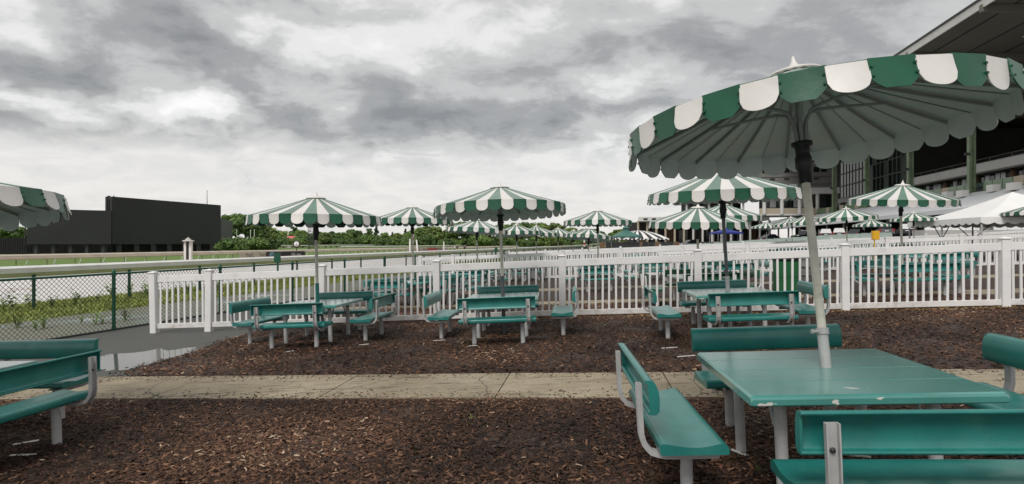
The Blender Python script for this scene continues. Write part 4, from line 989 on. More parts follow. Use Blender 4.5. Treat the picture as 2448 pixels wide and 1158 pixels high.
# ------------------------------------------------------------------ people at the inside rail
def person(px, D, label, top, legs, pose, face):
    x = atx(px, D); z = gz(x, D)
    o = thing('person', label, 'person', T((x, D, z)) @ RZ(face))
    me = bpy.data.meshes.new('body')
    J = {'pel': (0, 0, .95, .15), 'ch': (0, .02, 1.30, .17), 'nk': (0, .01, 1.48, .06), 'hd': (0, -.02, 1.58, .09), 'ht': (0, -.02, 1.70, .085)}
    lx = .14 if pose else .10
    for s_, n_ in ((-1, 'l'), (1, 'r')):
        J['hip' + n_] = (s_ * .10, 0, .90, .10); J['kn' + n_] = (s_ * lx, -.03, .50, .065); J['an' + n_] = (s_ * lx * 1.15, .02, .09, .045); J['to' + n_] = (s_ * lx * 1.2, -.14, .04, .04)
        J['sh' + n_] = (s_ * .19, .02, 1.40, .07)
        if pose: J['el' + n_] = (s_ * .25, -.10, 1.16, .05); J['wr' + n_] = (s_ * .16, -.30, 1.12, .035); J['ha' + n_] = (s_ * .12, -.38, 1.13, .04)
        else: J['el' + n_] = (s_ * .25, .02, 1.13, .05); J['wr' + n_] = (s_ * .26, -.04, .90, .035); J['ha' + n_] = (s_ * .26, -.06, .80, .04)
    ks = list(J); idx = {k: i for i, k in enumerate(ks)}
    E_ = [('pel', 'ch'), ('ch', 'nk'), ('nk', 'hd'), ('hd', 'ht')]
    for n_ in 'lr': E_ += [('pel', 'hip' + n_), ('hip' + n_, 'kn' + n_), ('kn' + n_, 'an' + n_), ('an' + n_, 'to' + n_), ('ch', 'sh' + n_), ('sh' + n_, 'el' + n_), ('el' + n_, 'wr' + n_), ('wr' + n_, 'ha' + n_)]
    me.from_pydata([J[k][:3] for k in ks], [(idx[a], idx[b]) for a, b in E_], [])
    b_ = ob('body', me, o); b_.modifiers.new('skin', 'SKIN'); ss = b_.modifiers.new('sub', 'SUBSURF'); ss.levels = ss.render_levels = 1
    if not me.skin_vertices: me.attributes  # created with the modifier below
    bpy.context.view_layer.objects.active = b_
    if not me.skin_vertices: bpy.ops.mesh.customdata_skin_add()
    for k in ks:
        v = me.skin_vertices[0].data[idx[k]]; v.radius = (J[k][3], J[k][3] * .8 if k in ('pel', 'ch') else J[k][3]); v.use_root = (k == 'pel')
    dg = bpy.context.evaluated_depsgraph_get(); m2 = bpy.data.meshes.new_from_object(b_.evaluated_get(dg)); b_.modifiers.clear(); b_.data = m2
    m2.materials.clear()
    for q in ('skin', top, legs, 'hair'): m2.materials.append(M(q))
    for p_ in m2.polygons:
        c = p_.center; arm = abs(c.x) > .21 and c.z < 1.12
        p_.material_index = 3 if (c.z > 1.62 and c.y > -.06) or c.z > 1.70 else 0 if c.z > 1.45 else (0 if abs(c.x) > .2 and c.z < .93 else 1 if c.z > .93 else 2 if c.z > .1 else 3); p_.use_smooth = True
person(1087, 139, 'person in a pale top and dark trousers standing at the inside rail', 'cloth_white', 'cloth_dark', True, R(200))
person(1093, 140, 'person in a dark top and tan trousers beside the pale-topped person', 'cloth_dark', 'cloth_tan', False, R(160))
person(1111, 137, 'person all in dark clothes standing apart at the inside rail', 'cloth_dark', 'cloth_dark', False, R(180))
#PART4
# ------------------------------------------------------------------ grandstand
GY = -math.atan2(.171, .985)
gs = thing('grandstand', 'large grandstand with a deep overhanging roof, green columns and a white lower canopy', 'grandstand', T((64.6, 80, 0)) @ RZ(GY))
def G(name, boxes, mat, parent=gs, kind=None):
    mb = MB()
    for c, d in boxes: mb.box(c, d)
    return ob(name, mb.mesh(name, mat), parent, kind=kind)
def GP(name, prof, t0, t1, mat, parent=gs):       # profile in (W,z) swept along the stand
    mb = MB(); n = len(prof); vs = [(a, t0, b) for a, b in prof] + [(a, t1, b) for a, b in prof]
    mb.add(vs, [(i, (i + 1) % n, n + (i + 1) % n, n + i) for i in range(n)]); mb.add(vs[:n], [list(range(n))]); mb.add(vs[n:], [list(range(n - 1, -1, -1))])
    return ob(name, mb.mesh(name, mat), parent)
T0, T1 = -34, 100
rf = GP('roof', [(-8, 28.75), (46, 25.3), (46, 26.0), (-8, 29.45)], T0, T1, 'gs_under')
GP('roof_fascia', [(-8.2, 28.35), (-8.02, 28.35), (-8.02, 29.3), (-8.2, 29.3)], T0, T1, 'gs_white', rf)
GP('gutter', [(-8.3, 29.31), (-7.6, 29.31), (-7.6, 29.6), (-8.3, 29.6)], T0, T1, 'dark_steel', rf)
for k in range(-2, 6):
    t_ = k * 16.6
    b_ = MB(); b_.add([(-8.3, t_ - .25, 27.9), (30, t_ - .25, 25.0), (30, t_ + .25, 25.0), (-8.3, t_ + .25, 27.9), (-8.3, t_ - .25, 28.74), (30, t_ - .25, 26.32), (30, t_ + .25, 26.32), (-8.3, t_ + .25, 28.74)], [(0, 3, 2, 1), (4, 5, 6, 7), (0, 1, 5, 4), (2, 3, 7, 6), (0, 4, 7, 3), (1, 2, 6, 5)])
    ob('roof_beam', b_.mesh('roof_beam', 'gs_under'), rf)
    c_ = MB(); c_.box((-.26, t_, 17.5), (.30, .62, 18.6)); c_.box((.26, t_, 17.5), (.30, .62, 18.6)); c_.box((0, t_, 17.5), (.3, .3, 18.5)); ob('column', c_.mesh('column', 'gs_green'), gs)
    for zz in (14, 20): cc = MB(); cc.box((-.75, t_ - .4, zz), (.6, .3, .35)); ob('lamp', cc.mesh('lamp', 'dark_steel'), gs)
for k in range(11):      # soffit boards
    wv_ = -5 + k * 4.4; G('soffit_batten', [((wv_, (T0 + T1) / 2, 28.75 - (wv_ + 8) * .0639 - .045), (.12, T1 - T0, .08))], 'dark_steel', rf)
# lower canopy over the concourse
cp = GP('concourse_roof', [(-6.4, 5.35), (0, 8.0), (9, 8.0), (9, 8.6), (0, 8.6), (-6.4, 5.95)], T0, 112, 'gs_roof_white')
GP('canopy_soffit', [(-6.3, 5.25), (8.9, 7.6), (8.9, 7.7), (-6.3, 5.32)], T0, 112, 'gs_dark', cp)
for k in range(16):
    t_ = -30 + k * 9; mb = MB(); mb.tube([(-4.2, t_, 1.5), (-4.2, t_, 5.8)], .22, 10); ob('canopy_post', mb.mesh('canopy_post', 'gs_white'), gs)
G('concourse_wall', [((8.5, 30, 5), (.6, 150, 7))], 'gs_dark')
for k in range(26):
    t_ = -36 + k * 5.4; G('concourse_door', [((8.15, t_, 4.2), (.08, 3.0, 3.2))], 'glass_dark' if k % 3 else 'gs_wall')
# seating bowl, green glass balustrade, window wall, upper deck
GP('lower_deck', [(0, 8.62), (2, 8.62), (2, 9.0), (11.9, 11.0), (11.9, 8.62)], T0, T1, 'gs_wall')
pb = 0
for k in range(56):
    t_ = -33.5 + k * 2.0
    if abs((t_ + .95) % 16.6 - .0) < 1.2 or abs((t_ + .95) % 16.6 - 16.6) < 1.2: continue
    G('balustrade_panel', [((.55, t_ + .95, 9.35), (.06, 1.86, 1.25))], 'gs_glassgreen' if k % 4 else 'tan_wall'); 
sv = MB(); g = random.Random(3)
for r_ in range(9):
    wv_ = 2.6 + r_ * 1.02; z = 9.12 + r_ * .206
    for k in range(90):
        t_ = -33 + k * .72 * 1.5
        if t_ > 62: break
        sv.box((wv_, t_, z + .40), (.40, .50, .05)); sv.box((wv_ + .22, t_, z + .66), (.06, .50, .50))
ob('seat_rows', sv.mesh('seat_rows', 'gs_seat'), gs, kind='stuff')
G('window_wall', [((12.6, 33, 12.0), (.6, 134, 2.3))], 'gs_dark')
for k in range(76):
    t_ = -33 + k * 1.3
    if k % 7 == 6: G('pillar', [((12.1, t_, 12.0), (.6, .8, 2.5))], 'gs_brown')
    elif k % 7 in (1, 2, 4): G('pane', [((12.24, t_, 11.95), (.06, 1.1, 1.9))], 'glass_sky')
    else: G('pane', [((12.24, t_, 11.95), (.06, 1.1, 1.9))], 'glass_dark')
GP('deck_fascia', [(10.8, 13.4), (11.3, 13.2), (12.3, 13.2), (12.3, 15.0), (11.3, 15.0), (11.0, 14.8)], T0, 41.5, 'gs_white')
GP('fascia_ledge', [(10.2, 13.0), (12.29, 13.0), (12.29, 13.18), (10.2, 13.18)], T0, 41.5, 'gs_wall')
GP('upper_deck', [(12.3, 14.9), (42, 23.5), (42, 12), (12.95, 13.2)], T0, T1, 'gs_dark')
G('rear_wall', [((43, 33, 14), (1, 134, 25))], 'gs_dark')
for k in range(9):
    G('deck_light', [((20 + (k % 3) * 5, -20 + k * 4.6, 25.1 - (k % 3) * .3), (.5, 1.4, .12))], 'gs_white')
# glazed block beyond the second column
gb = G('glazed_block', [((28, 72, 19.0), (31.5, 60.0, 12.0))], 'gs_dark')
for k in range(19):
    t_ = 42.2 + k * 1.95
    for z0, z1 in ((13.9, 16.9), (17.2, 20.2), (20.5, 23.5)):
        G('pane', [((12.20, t_ + .95, (z0 + z1) / 2), (.10, 1.7, z1 - z0 - .1))], 'glass_dark' if (k * 7 + int(z0)) % 4 else 'glass_grey', gb)
    G('mullion', [((12.14, t_, 18.7), (.22, .20, 10.2))], 'gs_mull', gb)
for z in (13.75, 17.05, 20.35, 23.65): G('transom', [((12.13, 60.7, z), (.18, 37.5, .2))], 'gs_mull', gb)
GP('band', [(11.0, 12.4), (12.3, 12.4), (12.3, 13.6), (11.0, 13.6)], 41.6, 80, 'gs_white')
for k in range(9): G('pier', [((11.6, 42.5 + k * 4.4, 11.3), (.7, .7, 2.1))], 'gs_white')
for k in range(14): G('deck_rail', [((10.9, -32 + k * 5.2, 15.5), (.06, 5.0, .08)), ((10.9, -32 + k * 5.2, 15.2), (.06, .08, .6))], 'gs_wall')
for k in range(12): G('roof_lamp', [((2 + (k % 2) * 12, -26 + k * 9, 27.6 - (k % 2) * .8), (1.2, .35, .16))], 'gs_white')
for k in range(7): G('equipment_box', [((-2.0 + (k % 2) * .8, -22 + k * 5.1, 8.35 + (k % 2) * .25), (.9, 1.3, .9))], 'gs_white')
# clubhouse end wing facing the apron
cw = thing('clubhouse', 'grey panelled clubhouse wing with small windows at the end of the grandstand', 'building', T((64.6, 80, 0)) @ RZ(GY))
def C(name, boxes, mat, parent=cw): return G(name, boxes, mat, parent)
C('wall', [((-3.2, 72, 22.0), (17.5, 14, 13.4))], 'gs_wall')
for r_ in range(6): C('panel_joint', [((-3.2, 64.97, 16.5 + r_ * 1.9), (17.4, .10, .10))], 'gs_dark')
for k in range(9):
    C('window', [((-11.0 + k * 1.75, 64.96, 20.2), (1.3, .12, 1.3))], 'glass_dark')
    if k % 2: C('vent', [((-11.0 + k * 1.75, 64.96, 17.9), (1.2, .12, .5))], 'gs_dark')
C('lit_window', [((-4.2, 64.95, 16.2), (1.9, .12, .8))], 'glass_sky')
C('band', [((-3.2, 64.3, 14.7), (18.5, 2.2, 1.5))], 'gs_white')
C('upper_glass', [((-3.2, 67, 12.2), (17.4, .4, 3.5))], 'glass_dark')
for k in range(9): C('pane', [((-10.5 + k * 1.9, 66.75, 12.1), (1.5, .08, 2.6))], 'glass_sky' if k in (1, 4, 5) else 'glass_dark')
C('parapet', [((-3.2, 64.4, 9.7), (18.5, .5, 1.5))], 'tan_wall')
C('floor_slab', [((-3.2, 70, 8.8), (18.5, 12, .35))], 'gs_white')
for k in range(5): mb = MB(); mb.tube([(-11.4 + k * 4.2, 64.0, 8.9), (-11.4 + k * 4.2, 64.0, 14.0)], .45, 12); ob('pillar', mb.mesh('pillar', 'gs_white'), cw)
# low wing with brown eaves
lw = thing('terrace_building', 'low white terrace building with brown eaves and a row of columns', 'building', T((64.6, 80, 0)) @ RZ(GY))
def Lw(name, boxes, mat): return G(name, boxes, mat, lw)
Lw('roof', [((-20.5, 90, 14.6), (17.5, 20, .7))], 'red_roof'); Lw('eave', [((-20.5, 79.8, 13.9), (17.8, .6, .7))], 'gs_white')
Lw('soffit', [((-20.5, 90, 13.9), (17, 19.2, .3))], 'gs_white')
for k in range(6): mb = MB(); mb.tube([(-28.3 + k * 3.1, 81, 8.8), (-28.3 + k * 3.1, 81, 13.8)], .3, 10); ob('pillar', mb.mesh('pillar', 'gs_white'), lw)
Lw('rear_glass', [((-20.5, 88, 11.2), (17, .4, 4.6))], 'glass_dark')
Lw('balcony', [((-24, 80.5, 8.6), (36, 1.0, 1.2))], 'gs_white')
for k in range(14): Lw('balcony_opening', [((-40 + k * 2.4, 79.96, 8.6), (1.2, .1, .5))], 'gs_dark')
Lw('terrace_floor', [((-24, 90, 8.2), (36, 18, .3))], 'gs_white')
Lw('ground_wall', [((-25, 92, 4.9), (40, .6, 6.4))], 'gs_dark')
for k in range(15): mb = MB(); mb.tube([(-42 + k * 2.6, 81.5, 1.0), (-42 + k * 2.6, 81.5, 8.1)], .32, 10); ob('column', mb.mesh('column', 'tan_wall' if k < 6 else 'gs_white'), lw)
for k in range(10): Lw('door', [((-40 + k * 4, 91.6, 3.8), (2.6, .1, 3.6))], 'glass_dark' if k % 2 else 'gs_brown')

# ------------------------------------------------------------------ apron furniture far off
ab = MB(); g = random.Random(5); cnt = 0
for r_ in range(24):
    D = 46 + r_ * 2.1
    for k in range(26):
        px = 1590 + k * 21 + g.uniform(-5, 5)
        x = atx(px, D); z = gz(x, D)
        if x > 55: continue
        rot = Matrix.Rotation(GY + g.uniform(-.2, .2), 3, 'Z')
        def q(c, d, mi): ab.box(rot @ Vector(c) + Vector((x, D, z)), d, rot, mi)
        q((0, 0, .44), (1.3, .36, .06), 1); q((0, .2, .68), (1.3, .06, .16), 0)
        for sx in (-.5, .5): q((sx, .05, .2), (.06, .3, .44), 2)
ob('apron_benches', ab.mesh('apron_benches', ['pale_top', 'vinyl', 'vinyl']), label='crowded rows of pale apron benches before the grandstand', cat='benches', kind='stuff')

# ------------------------------------------------------------------ cars parked under the canopy
def wheel(r):
    mb = MB(); mb.lathe([(r * .6, -.11), (r, -.10), (r, .10), (r * .6, .11)], 16); me = mb.mesh('wheel', 'tyre')
    mb = MB(); mb.lathe([(0, -.09), (r * .6, -.10), (r * .6, .10), (0, .09)], 12); return me, mb.mesh('rim', 'rim')
def car(px, D, yaw, kind, paint, label):
    x = atx(px, D); z = gz(x, D)
    c = thing('parked_car' if kind != 'pickup' else 'pickup_truck', label, 'pickup' if kind == 'pickup' else 'car', T((x, D, z)) @ RZ(yaw), 'cars under the grandstand canopy')
    L, W, H = {'sedan': (4.7, 1.82, 1.45), 'suv': (4.8, 1.92, 1.78), 'pickup': (5.8, 2.02, 1.95)}[kind]
    lo = {'sedan': [(-.5, .30), (.5, .30), (.5, .62), (.46, .72), (.24, .80), (-.30, .83), (-.47, .80), (-.5, .70)], 'suv': [(-.5, .34), (.5, .34), (.5, .78), (.46, .92), (.20, .98), (-.45, 1.0), (-.5, .9)], 'pickup': [(-.5, .45), (.5, .45), (.5, .95), (.47, 1.08), (.20, 1.15), (-.10, 1.18), (-.5, 1.18)]}[kind]
    up = {'sedan': [(.24, .80), (.07, 1.36), (-.02, H), (-.20, 1.43), (-.42, .82)], 'suv': [(.20, .98), (.08, 1.62), (0, H), (-.38, 1.74), (-.47, 1.0)], 'pickup': [(.20, 1.15), (.08, 1.84), (.0, H), (-.10, 1.88), (-.13, 1.16)]}[kind]
    mb = MB(); mb.extrude([(a * L, b) for a, b in lo], -W / 2, W / 2, axis='y'); ob('body', mb.mesh('body', paint), c)
    mb = MB(); n = len(up); vs = [(a * L, s_ * (W / 2 - .04 - .22 * max(0, (b - .9) / .7)), b) for s_ in (-1, 1) for a, b in up]
    mb.add(vs, [(i, (i + 1) % n, n + (i + 1) % n, n + i) for i in range(n)]); mb.add(vs[:n], [list(range(n - 1, -1, -1))]); mb.add(vs[n:], [list(range(n))]); cab = ob('cabin', mb.mesh('cabin', 'car_glass'), c)
    top = [(a * L, s_ * (W / 2 - .20), b + .012) for s_ in (-1, 1) for a, b in up[1:-1]]; m_ = len(up) - 2
    mb = MB(); mb.add(top + [(a, b, e + .02) for a, b, e in top], [(m_ * 2 + i, m_ * 2 + i + 1, m_ * 3 + i + 1, m_ * 3 + i) for i in range(m_ - 1)] + [(i, m_ + i, m_ + i + 1, i + 1) for i in range(m_ - 1)]); ob('roof', mb.mesh('roof', paint), c)
    wm, rm_ = wheel(.34 if kind != 'pickup' else .40)
    for sx in (-.31, .31):
        for sy in (-1, 1): wo = ob('wheel', wm, c, T((sx * L, sy * (W / 2 - .09), .34 if kind != 'pickup' else .40)) @ RX(R(90))); ob('rim', rm_, wo)
    for sy in (-1, 1):
        hz_ = .68 if kind == 'sedan' else .88 if kind == 'suv' else 1.0
        mb = MB(); mb.box((-.5 * L, sy * (W / 2 - .16), hz_), (.06, .26, .22 if kind != 'pickup' else .36)); ob('taillight', mb.mesh('taillight', 'tail_red'), c)
        mb = MB(); mb.box((.5 * L - .02, sy * (W / 2 - .28), hz_ - .04), (.10, .36, .16)); ob('headlight', mb.mesh('headlight', 'glass_sky'), c)
    mb = MB(); mb.box((-.5 * L - .01, 0, hz_ - .12), (.03, .5, .12)); ob('number_plate', mb.mesh('number_plate', 'text_white'), c)
for px, D, yaw, kind, paint, lb in [(2115, 86, R(62), 'pickup', 'car_grey', 'grey pickup truck parked under the grandstand canopy'), (2050, 92, R(40), 'sedan', 'car_navy', 'dark navy saloon parked left of the grey pickup'), (2005, 97, R(62), 'suv', 'car_black', 'black estate with a red tail light beside the navy saloon'),
        (1975, 100, R(60), 'suv', 'car_black', 'black van-like car in the deep shade of the canopy'), (1925, 102, R(200), 'suv', 'car_black', 'black car with a bright chrome nose under the canopy'), (1845, 104, R(15), 'sedan', 'car_navy', 'dark saloon by the canopy posts below the clubhouse'), (2165, 84, R(60), 'suv', 'car_navy', 'dark car right of the grey pickup by the white boxes'), (1660, 92, R(12), 'sedan', 'car_silver', 'silver saloon beside the apron benches near the terrace')]:
    car(px, D, yaw, kind, paint, lb)

# ------------------------------------------------------------------ tents, pavilion, hoardings
def hip_tent(name, label, x, y, yaw, w_, d_, eave, apex, mat, legs='galv', val=.32, stripes=None, sag=.12):
    o = thing(name, label, 'tent', T((x, y, gz(x, y))) @ RZ(yaw)); mb = MB(); n = 10
    cs = [(-w_ / 2, -d_ / 2), (w_ / 2, -d_ / 2), (w_ / 2, d_ / 2), (-w_ / 2, d_ / 2)]
    for k in range(4):
        a, b = Vector(cs[k]), Vector(cs[(k + 1) % 4]); m_ = 12
        for i in range(m_):
            p0, p1 = a.lerp(b, i / m_), a.lerp(b, (i + 1) / m_); vs = []
            for j in range(n + 1):
                f = j / n; zz = eave + (apex - eave) * f ** 1.06 - sag * math.sin(f * math.pi)
                for q in (p0, p1): vs.append((q.x * (1 - f), q.y * (1 - f), zz))
            mb.add(vs, [(2 * j, 2 * j + 1, 2 * j + 3, 2 * j + 2) for j in range(n)], 0 if not stripes or i % 2 else 1, True)
    ob('canopy', mb.mesh('canopy', [mat, stripes or mat]), o)
    mb = MB()
    for k in range(4):
        a, b = Vector(cs[k]), Vector(cs[(k + 1) % 4]); m_ = int((b - a).length / .5)
        for i in range(m_):
            vs = [];
            for j in range(7):
                f = j / 6; q = a.lerp(b, (i + f) / m_); dz = val * (.72 + .28 * math.sin(f * math.pi)); vs += [(q.x * 1.004, q.y * 1.004, eave), (q.x * 1.012, q.y * 1.012, eave - dz)]
            mb.add(vs, [(2 * j, 2 * j + 1, 2 * j + 3, 2 * j + 2) for j in range(6)], 0 if not stripes or i % 2 else 1)
    ob('valance', mb.mesh('valance', [mat, stripes or mat]), o)
    for k in range(4):
        a, b = Vector(cs[k]), Vector(cs[(k + 1) % 4])
        for f in (0, .5):
            q = a.lerp(b, f) * .985; mb = MB(); mb.tube([(q.x, q.y, -.1), (q.x, q.y, eave)], .04, 8); lg = ob('leg', mb.mesh('leg', legs), o)
            for sg in (-1, 1):
                dv = (b - a).normalized() if f else (b - a).normalized() * (1 if sg > 0 else 0)
                if f: mb = MB(); mb.tube([(q.x, q.y, eave - .95), (q.x + dv.x * sg * .9, q.y + dv.y * sg * .9, eave - .05)], .022, 6); ob('brace', mb.mesh('brace', 'dark_steel'), lg)
    return o
D = 27.0; x = atx(2420, D)
hip_tent('frame_tent', 'white peaked frame tent with a scalloped edge', x, D, GY, 6.1, 6.1, zat(519, D - 2.5) - gz(x, D), zat(459, D) - gz(x, D), 'tent_white')
x = atx(1735, 105); hip_tent('frame_tent', 'small blue canopy before the terrace building', x, 105, 0, 4.5, 4.5, zat(556, 105) - gz(x, 105), zat(544, 105) - gz(x, 105), 'tent_blue')
x = atx(1525, 150); hip_tent('frame_tent', 'low black and white striped tent behind the green pavilion', x, 150, R(-8), 15, 7, zat(571, 150) - gz(x, 150), zat(551, 150) - gz(x, 150), 'tent_white', stripes='tent_dark', sag=-.5)
# green pavilion
x = atx(1496, 105); z = gz(x, 105); o = thing('pavilion', 'green hip-roofed pavilion with a small cupola at the apron end', 'pavilion', T((x, 105, z))); e = zat(565, 105) - z; a_ = zat(552, 105) - z
mb = MB(); mb.add([(-2.3, -2.3, e), (2.3, -2.3, e), (2.3, 2.3, e), (-2.3, 2.3, e), (-.5, -.5, a_), (.5, -.5, a_), (.5, .5, a_), (-.5, .5, a_), (-2.3, -2.3, e - .25), (2.3, -2.3, e - .25), (2.3, 2.3, e - .25), (-2.3, 2.3, e - .25)], [(0, 1, 5, 4), (1, 2, 6, 5), (2, 3, 7, 6), (3, 0, 4, 7), (4, 5, 6, 7), (8, 9, 1, 0), (9, 10, 2, 1), (10, 11, 3, 2), (11, 8, 0, 3), (11, 10, 9, 8)]); rf2 = ob('roof', mb.mesh('roof', 'pav_green'), o)
mb = MB(); mb.box((0, 0, a_ + .25), (.8, .8, .5)); mb.add([(-.6, -.6, a_ + .5), (.6, -.6, a_ + .5), (.6, .6, a_ + .5), (-.6, .6, a_ + .5), (0, 0, a_ + .95)], [(0, 1, 4), (1, 2, 4), (2, 3, 4), (3, 0, 4), (3, 2, 1, 0)]); ob('cupola', mb.mesh('cupola', 'pav_green'), rf2)
for sx in (-2, 2):
    for sy in (-2, 2): mb = MB(); mb.box((sx, sy, e / 2 - .2), (.22, .22, e + .2)); ob('post', mb.mesh('post', 'dark_steel'), o)
mb = MB(); mb.box((0, -1.9, .7), (4.2, .2, 1.6)); mb.box((0, -1.9, 1.62), (4.6, .5, .1)); ob('counter', mb.mesh('counter', 'dark_steel'), o)
# dark service fence and planting behind the benches
o = thing('service_fence', 'dark slatted fence running behind the green pavilion', 'fence', T((atx(1440, 118), 118, gz(atx(1440, 118), 118))))
for k in range(26): mb = MB(); mb.box((k * 1.25, -.1 * k, .9), (1.15, .08, 1.9)); ob('slat_panel', mb.mesh('slat_panel', 'dark_steel' if k % 3 else 'gs_brown'), o)
# white box enclosure by the tent
x0, y0 = atx(2210, 40), 40.0; o = thing('white_hoarding', 'row of white enclosure panels behind the frame tent', 'hoarding', T((x0, y0, gz(x0, y0))) @ RZ(R(-4))); zt = zat(530, 40) - gz(x0, y0); zb = zat(552, 40) - gz(x0, y0)
for k in range(11):
    if k == 4: continue
    mb = MB(); mb.bbox((k * .92 + .45, 0, (zt + zb) / 2 + k * .01), (.89, .05, zt - zb), .01); ob('panel', mb.mesh('panel', 'vinyl' if k != 4 else 'gs_wall'), o)
mb = MB(); mb.box((5.2, .5, zb / 2 + .05), (10.6, 1.4, zb)); ob('plinth', mb.mesh('plinth', 'concrete_grey'), o)
mb = MB(); mb.box((4.1, .3, (zt + zb) / 2), (.9, .4, zt - zb)); ob('kiosk', mb.mesh('kiosk', 'gs_wall'), o)
# yellow sign post, bins
x = atx(2093, 20.5); z = gz(x, 20.5); o = thing('yellow_sign', 'yellow box sign on a thin post behind the second picket fence', 'sign', T((x, 20.5, z))); h = zat(553, 20.5) - z
mb = MB(); mb.bbox((0, 0, h - .15), (.22, .14, .32), .01); ob('box', mb.mesh('box', 'yellow'), o); mb = MB(); mb.tube([(-.04, 0, -.1), (-.04, 0, h - .3)], .02, 8); ob('post', mb.mesh('post', 'yellow'), o)
x = atx(1878, 14.0); z = gz(x, 14.0); o = thing('litter_bin', 'square green litter bin with a dark lid behind the picket fence', 'bin', T((x, 14.0, z)) @ RZ(R(-8)))
mb = MB(); mb.bbox((0, 0, .42), (.46, .46, .84), .02); ob('body', mb.mesh('body', 'bin_green'), o); mb = MB(); mb.bbox((0, 0, .88), (.52, .52, .09), .02); mb.bbox((0, 0, .95), (.40, .40, .06), .02); ob('lid', mb.mesh('lid', 'black_plastic'), o)
mb = MB(); mb.box((0, -.235, .45), (.46, .012, .02)); ob('band', mb.mesh('band', 'cl_green'), o)
x = atx(1922, 14.2); z = gz(x, 14.2); o = thing('litter_bin', 'grey wire mesh litter bin beside the green bin', 'bin', T((x, 14.2, z)))
mb = MB()
for k in range(28): a = k * 6.283 / 28; mb.box((.22 * math.cos(a), .22 * math.sin(a), .44), (.012, .012, .86), (0, 0, a))
for zz in (.03, .25, .46, .67, .87): mb.lathe([(.215, zz - .015), (.232, zz - .015), (.232, zz + .015), (.215, zz + .015)], 20)
ob('basket', mb.mesh('basket', 'bin_grey'), o); mb = MB(); mb.lathe([(0, .02), (.19, .02), (.20, .84), (.19, .84), (0, .70)], 18); ob('liner', mb.mesh('liner', 'bin_grey'), o)

# ------------------------------------------------------------------ weeds, leaves and litter
def weed(x, y, h, label, seed):
    g_ = random.Random(seed); mb = MB()
    for k in range(g_.randint(6, 10)):
        a = g_.uniform(0, 6.28); l = h * g_.uniform(.5, 1); sp_ = g_.uniform(.1, .5) * h; tip = Vector((math.cos(a) * sp_, math.sin(a) * sp_, l)); mb.tube([(0, 0, -.03), tip * .5 + Vector((0, 0, l * .1)), tip], [.006, .005, .002], 4)
        for j in range(7):
            f = .25 + .75 * j / 6; p_ = tip * f; b_ = g_.uniform(0, 6.28); d = Vector((math.cos(b_), math.sin(b_), g_.uniform(-.1, .6))) * h * .24; sd_ = Vector((-math.sin(b_), math.cos(b_), 0)) * h * .06
            mb.add([p_, p_ + d * .5 + sd_, p_ + d, p_ + d * .5 - sd_], [(0, 1, 2, 3)])
    o = thing('weed', label, 'weed', T((x, y, gz(x, y))), 'weeds along the track'); ob('foliage', mb.mesh('foliage', 'weed'), o)
for i, (px, py) in enumerate([(125, 725), (180, 720), (30, 740), (230, 718), (310, 706), (350, 704), (10, 735), (75, 733), (270, 712), (420, 702), (450, 700), (520, 695)]):
    D = 15.6 + i * .15 + max(0, px) * .011; weed(atx(px, D), D, .42 + .12 * (i % 3), 'leafy green weed growing on the bank below the white rail', i)
for i, (px, py) in enumerate([(85, 800), (105, 795), (228, 790), (245, 793), (40, 795), (300, 788), (195, 796)]):
    D = 12.2 + i * .12 + px * .004; weed(atx(px, D), D, .22 + .10 * (i % 3), 'small weed in the cracked verge behind the chain-link', 40 + i)
for i, (px, py) in enumerate([(1820, 1122), (1125, 1000), (1845, 990)]):
    x, y = inv(px, py, .05); weed(x, y, .07, 'tiny green sprout in the bark mulch', 60 + i)
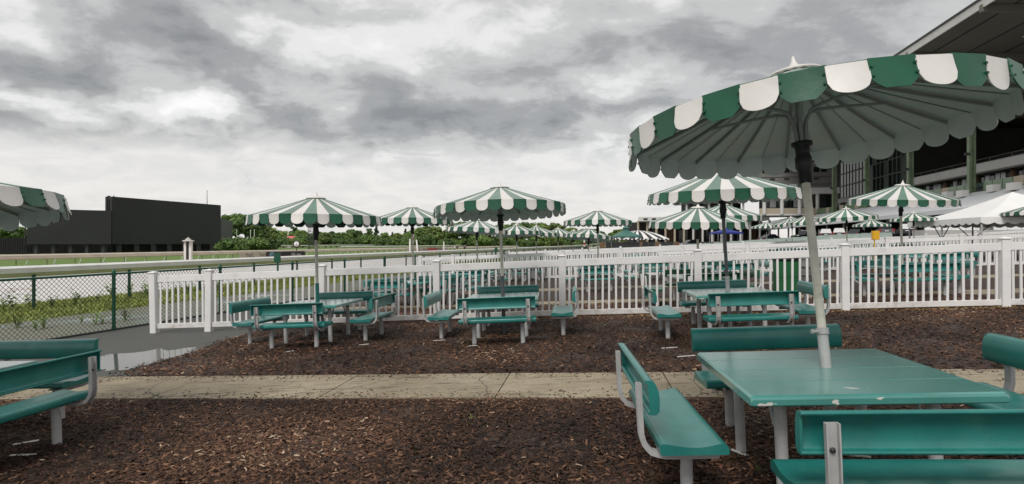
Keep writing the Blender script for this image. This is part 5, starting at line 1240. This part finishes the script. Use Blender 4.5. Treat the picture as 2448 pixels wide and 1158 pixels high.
# rank grass on the bank (too fine to count)
n = 60000; s_ = rng.uniform(-20.0, -15.3, n); t_ = rng.uniform(-8, 60, n); X = s_ * NV[0] + t_ * UV[0]; Y = s_ * NV[1] + t_ * UV[1]
Z = np.array([gz(a, b) for a, b in zip(X, Y)]); hh = rng.uniform(.04, .15, n); a = rng.uniform(0, 6.28, n); wd = rng.uniform(.012, .03, n); ln = rng.normal(0, .08, (n, 2))
V = np.stack([np.stack([X - wd * np.cos(a), Y - wd * np.sin(a), Z], 1), np.stack([X + wd * np.cos(a), Y + wd * np.sin(a), Z], 1), np.stack([X + ln[:, 0], Y + ln[:, 1], Z + hh], 1)], 1).reshape(-1, 3)
ob('bank_grass', npmesh('bank_grass', V, np.arange(n * 3).reshape(-1, 3), 'grass_blade'), label='rank yellowish grass on the bank beside the track', cat='grass', kind='stuff')
# drifted dry leaves along the foot of the first fence
n = 2600; X = rng.uniform(-1, 9.5, n); Y = np.interp(X, [p_[0] for p_ in f1], [p_[1] for p_ in f1]) + rng.normal(-.10, .10, n); Z = .042 * X - .008 * Y + .062
L = rng.uniform(.015, .04, n); a = rng.uniform(0, 6.28, n); c_, s2 = np.cos(a), np.sin(a); up = rng.uniform(-.3, .6, n) * L
V = np.stack([np.stack([X - c_ * L, Y - s2 * L, Z], 1), np.stack([X + s2 * L * .5, Y - c_ * L * .5, Z + up], 1), np.stack([X + c_ * L, Y + s2 * L, Z + up * .5], 1), np.stack([X - s2 * L * .5, Y + c_ * L * .5, Z], 1)], 1).reshape(-1, 3)
material('dry_leaf', (.24, .14, .055), .7, var=.4, vscale=8)
ob('dry_leaves', npmesh('dry_leaves', V, np.arange(n * 4).reshape(-1, 4), 'dry_leaf'), label='drift of dry tan leaves along the foot of the picket fence', cat='leaves', kind='stuff')
# litter: pale sticks and stirrers in the mulch
for i, (px, py, l, a) in enumerate([(62, 1060, .16, 25), (55, 1090, .20, -6), (1768, 1085, .12, 120), (2050, 1093, .14, -30), (1640, 853, .22, 4), (1600, 833, .2, 0), (1050, 815, .18, 0), (870, 825, .15, 10), (690, 842, .14, 30), (1130, 828, .12, 0)]):
    x, y = inv(px, py, .06); mb = MB(); mb.add([(-l / 2, -.010, 0), (l / 2, -.008, .004), (l / 2, .009, .004), (-l / 2, .011, 0), (-l / 2, -.010, .006), (l / 2, -.008, .012), (l / 2, .009, .012), (-l / 2, .011, .006)], [(0, 1, 5, 4), (1, 2, 6, 5), (2, 3, 7, 6), (3, 0, 4, 7), (4, 5, 6, 7), (3, 2, 1, 0)])
    ob('stick', mb.mesh('stick', 'litter'), None, ground_mat(x, y, R(a), .062), 'pale splintered stick lying on the bark mulch', 'stick', 'pale sticks in the mulch')
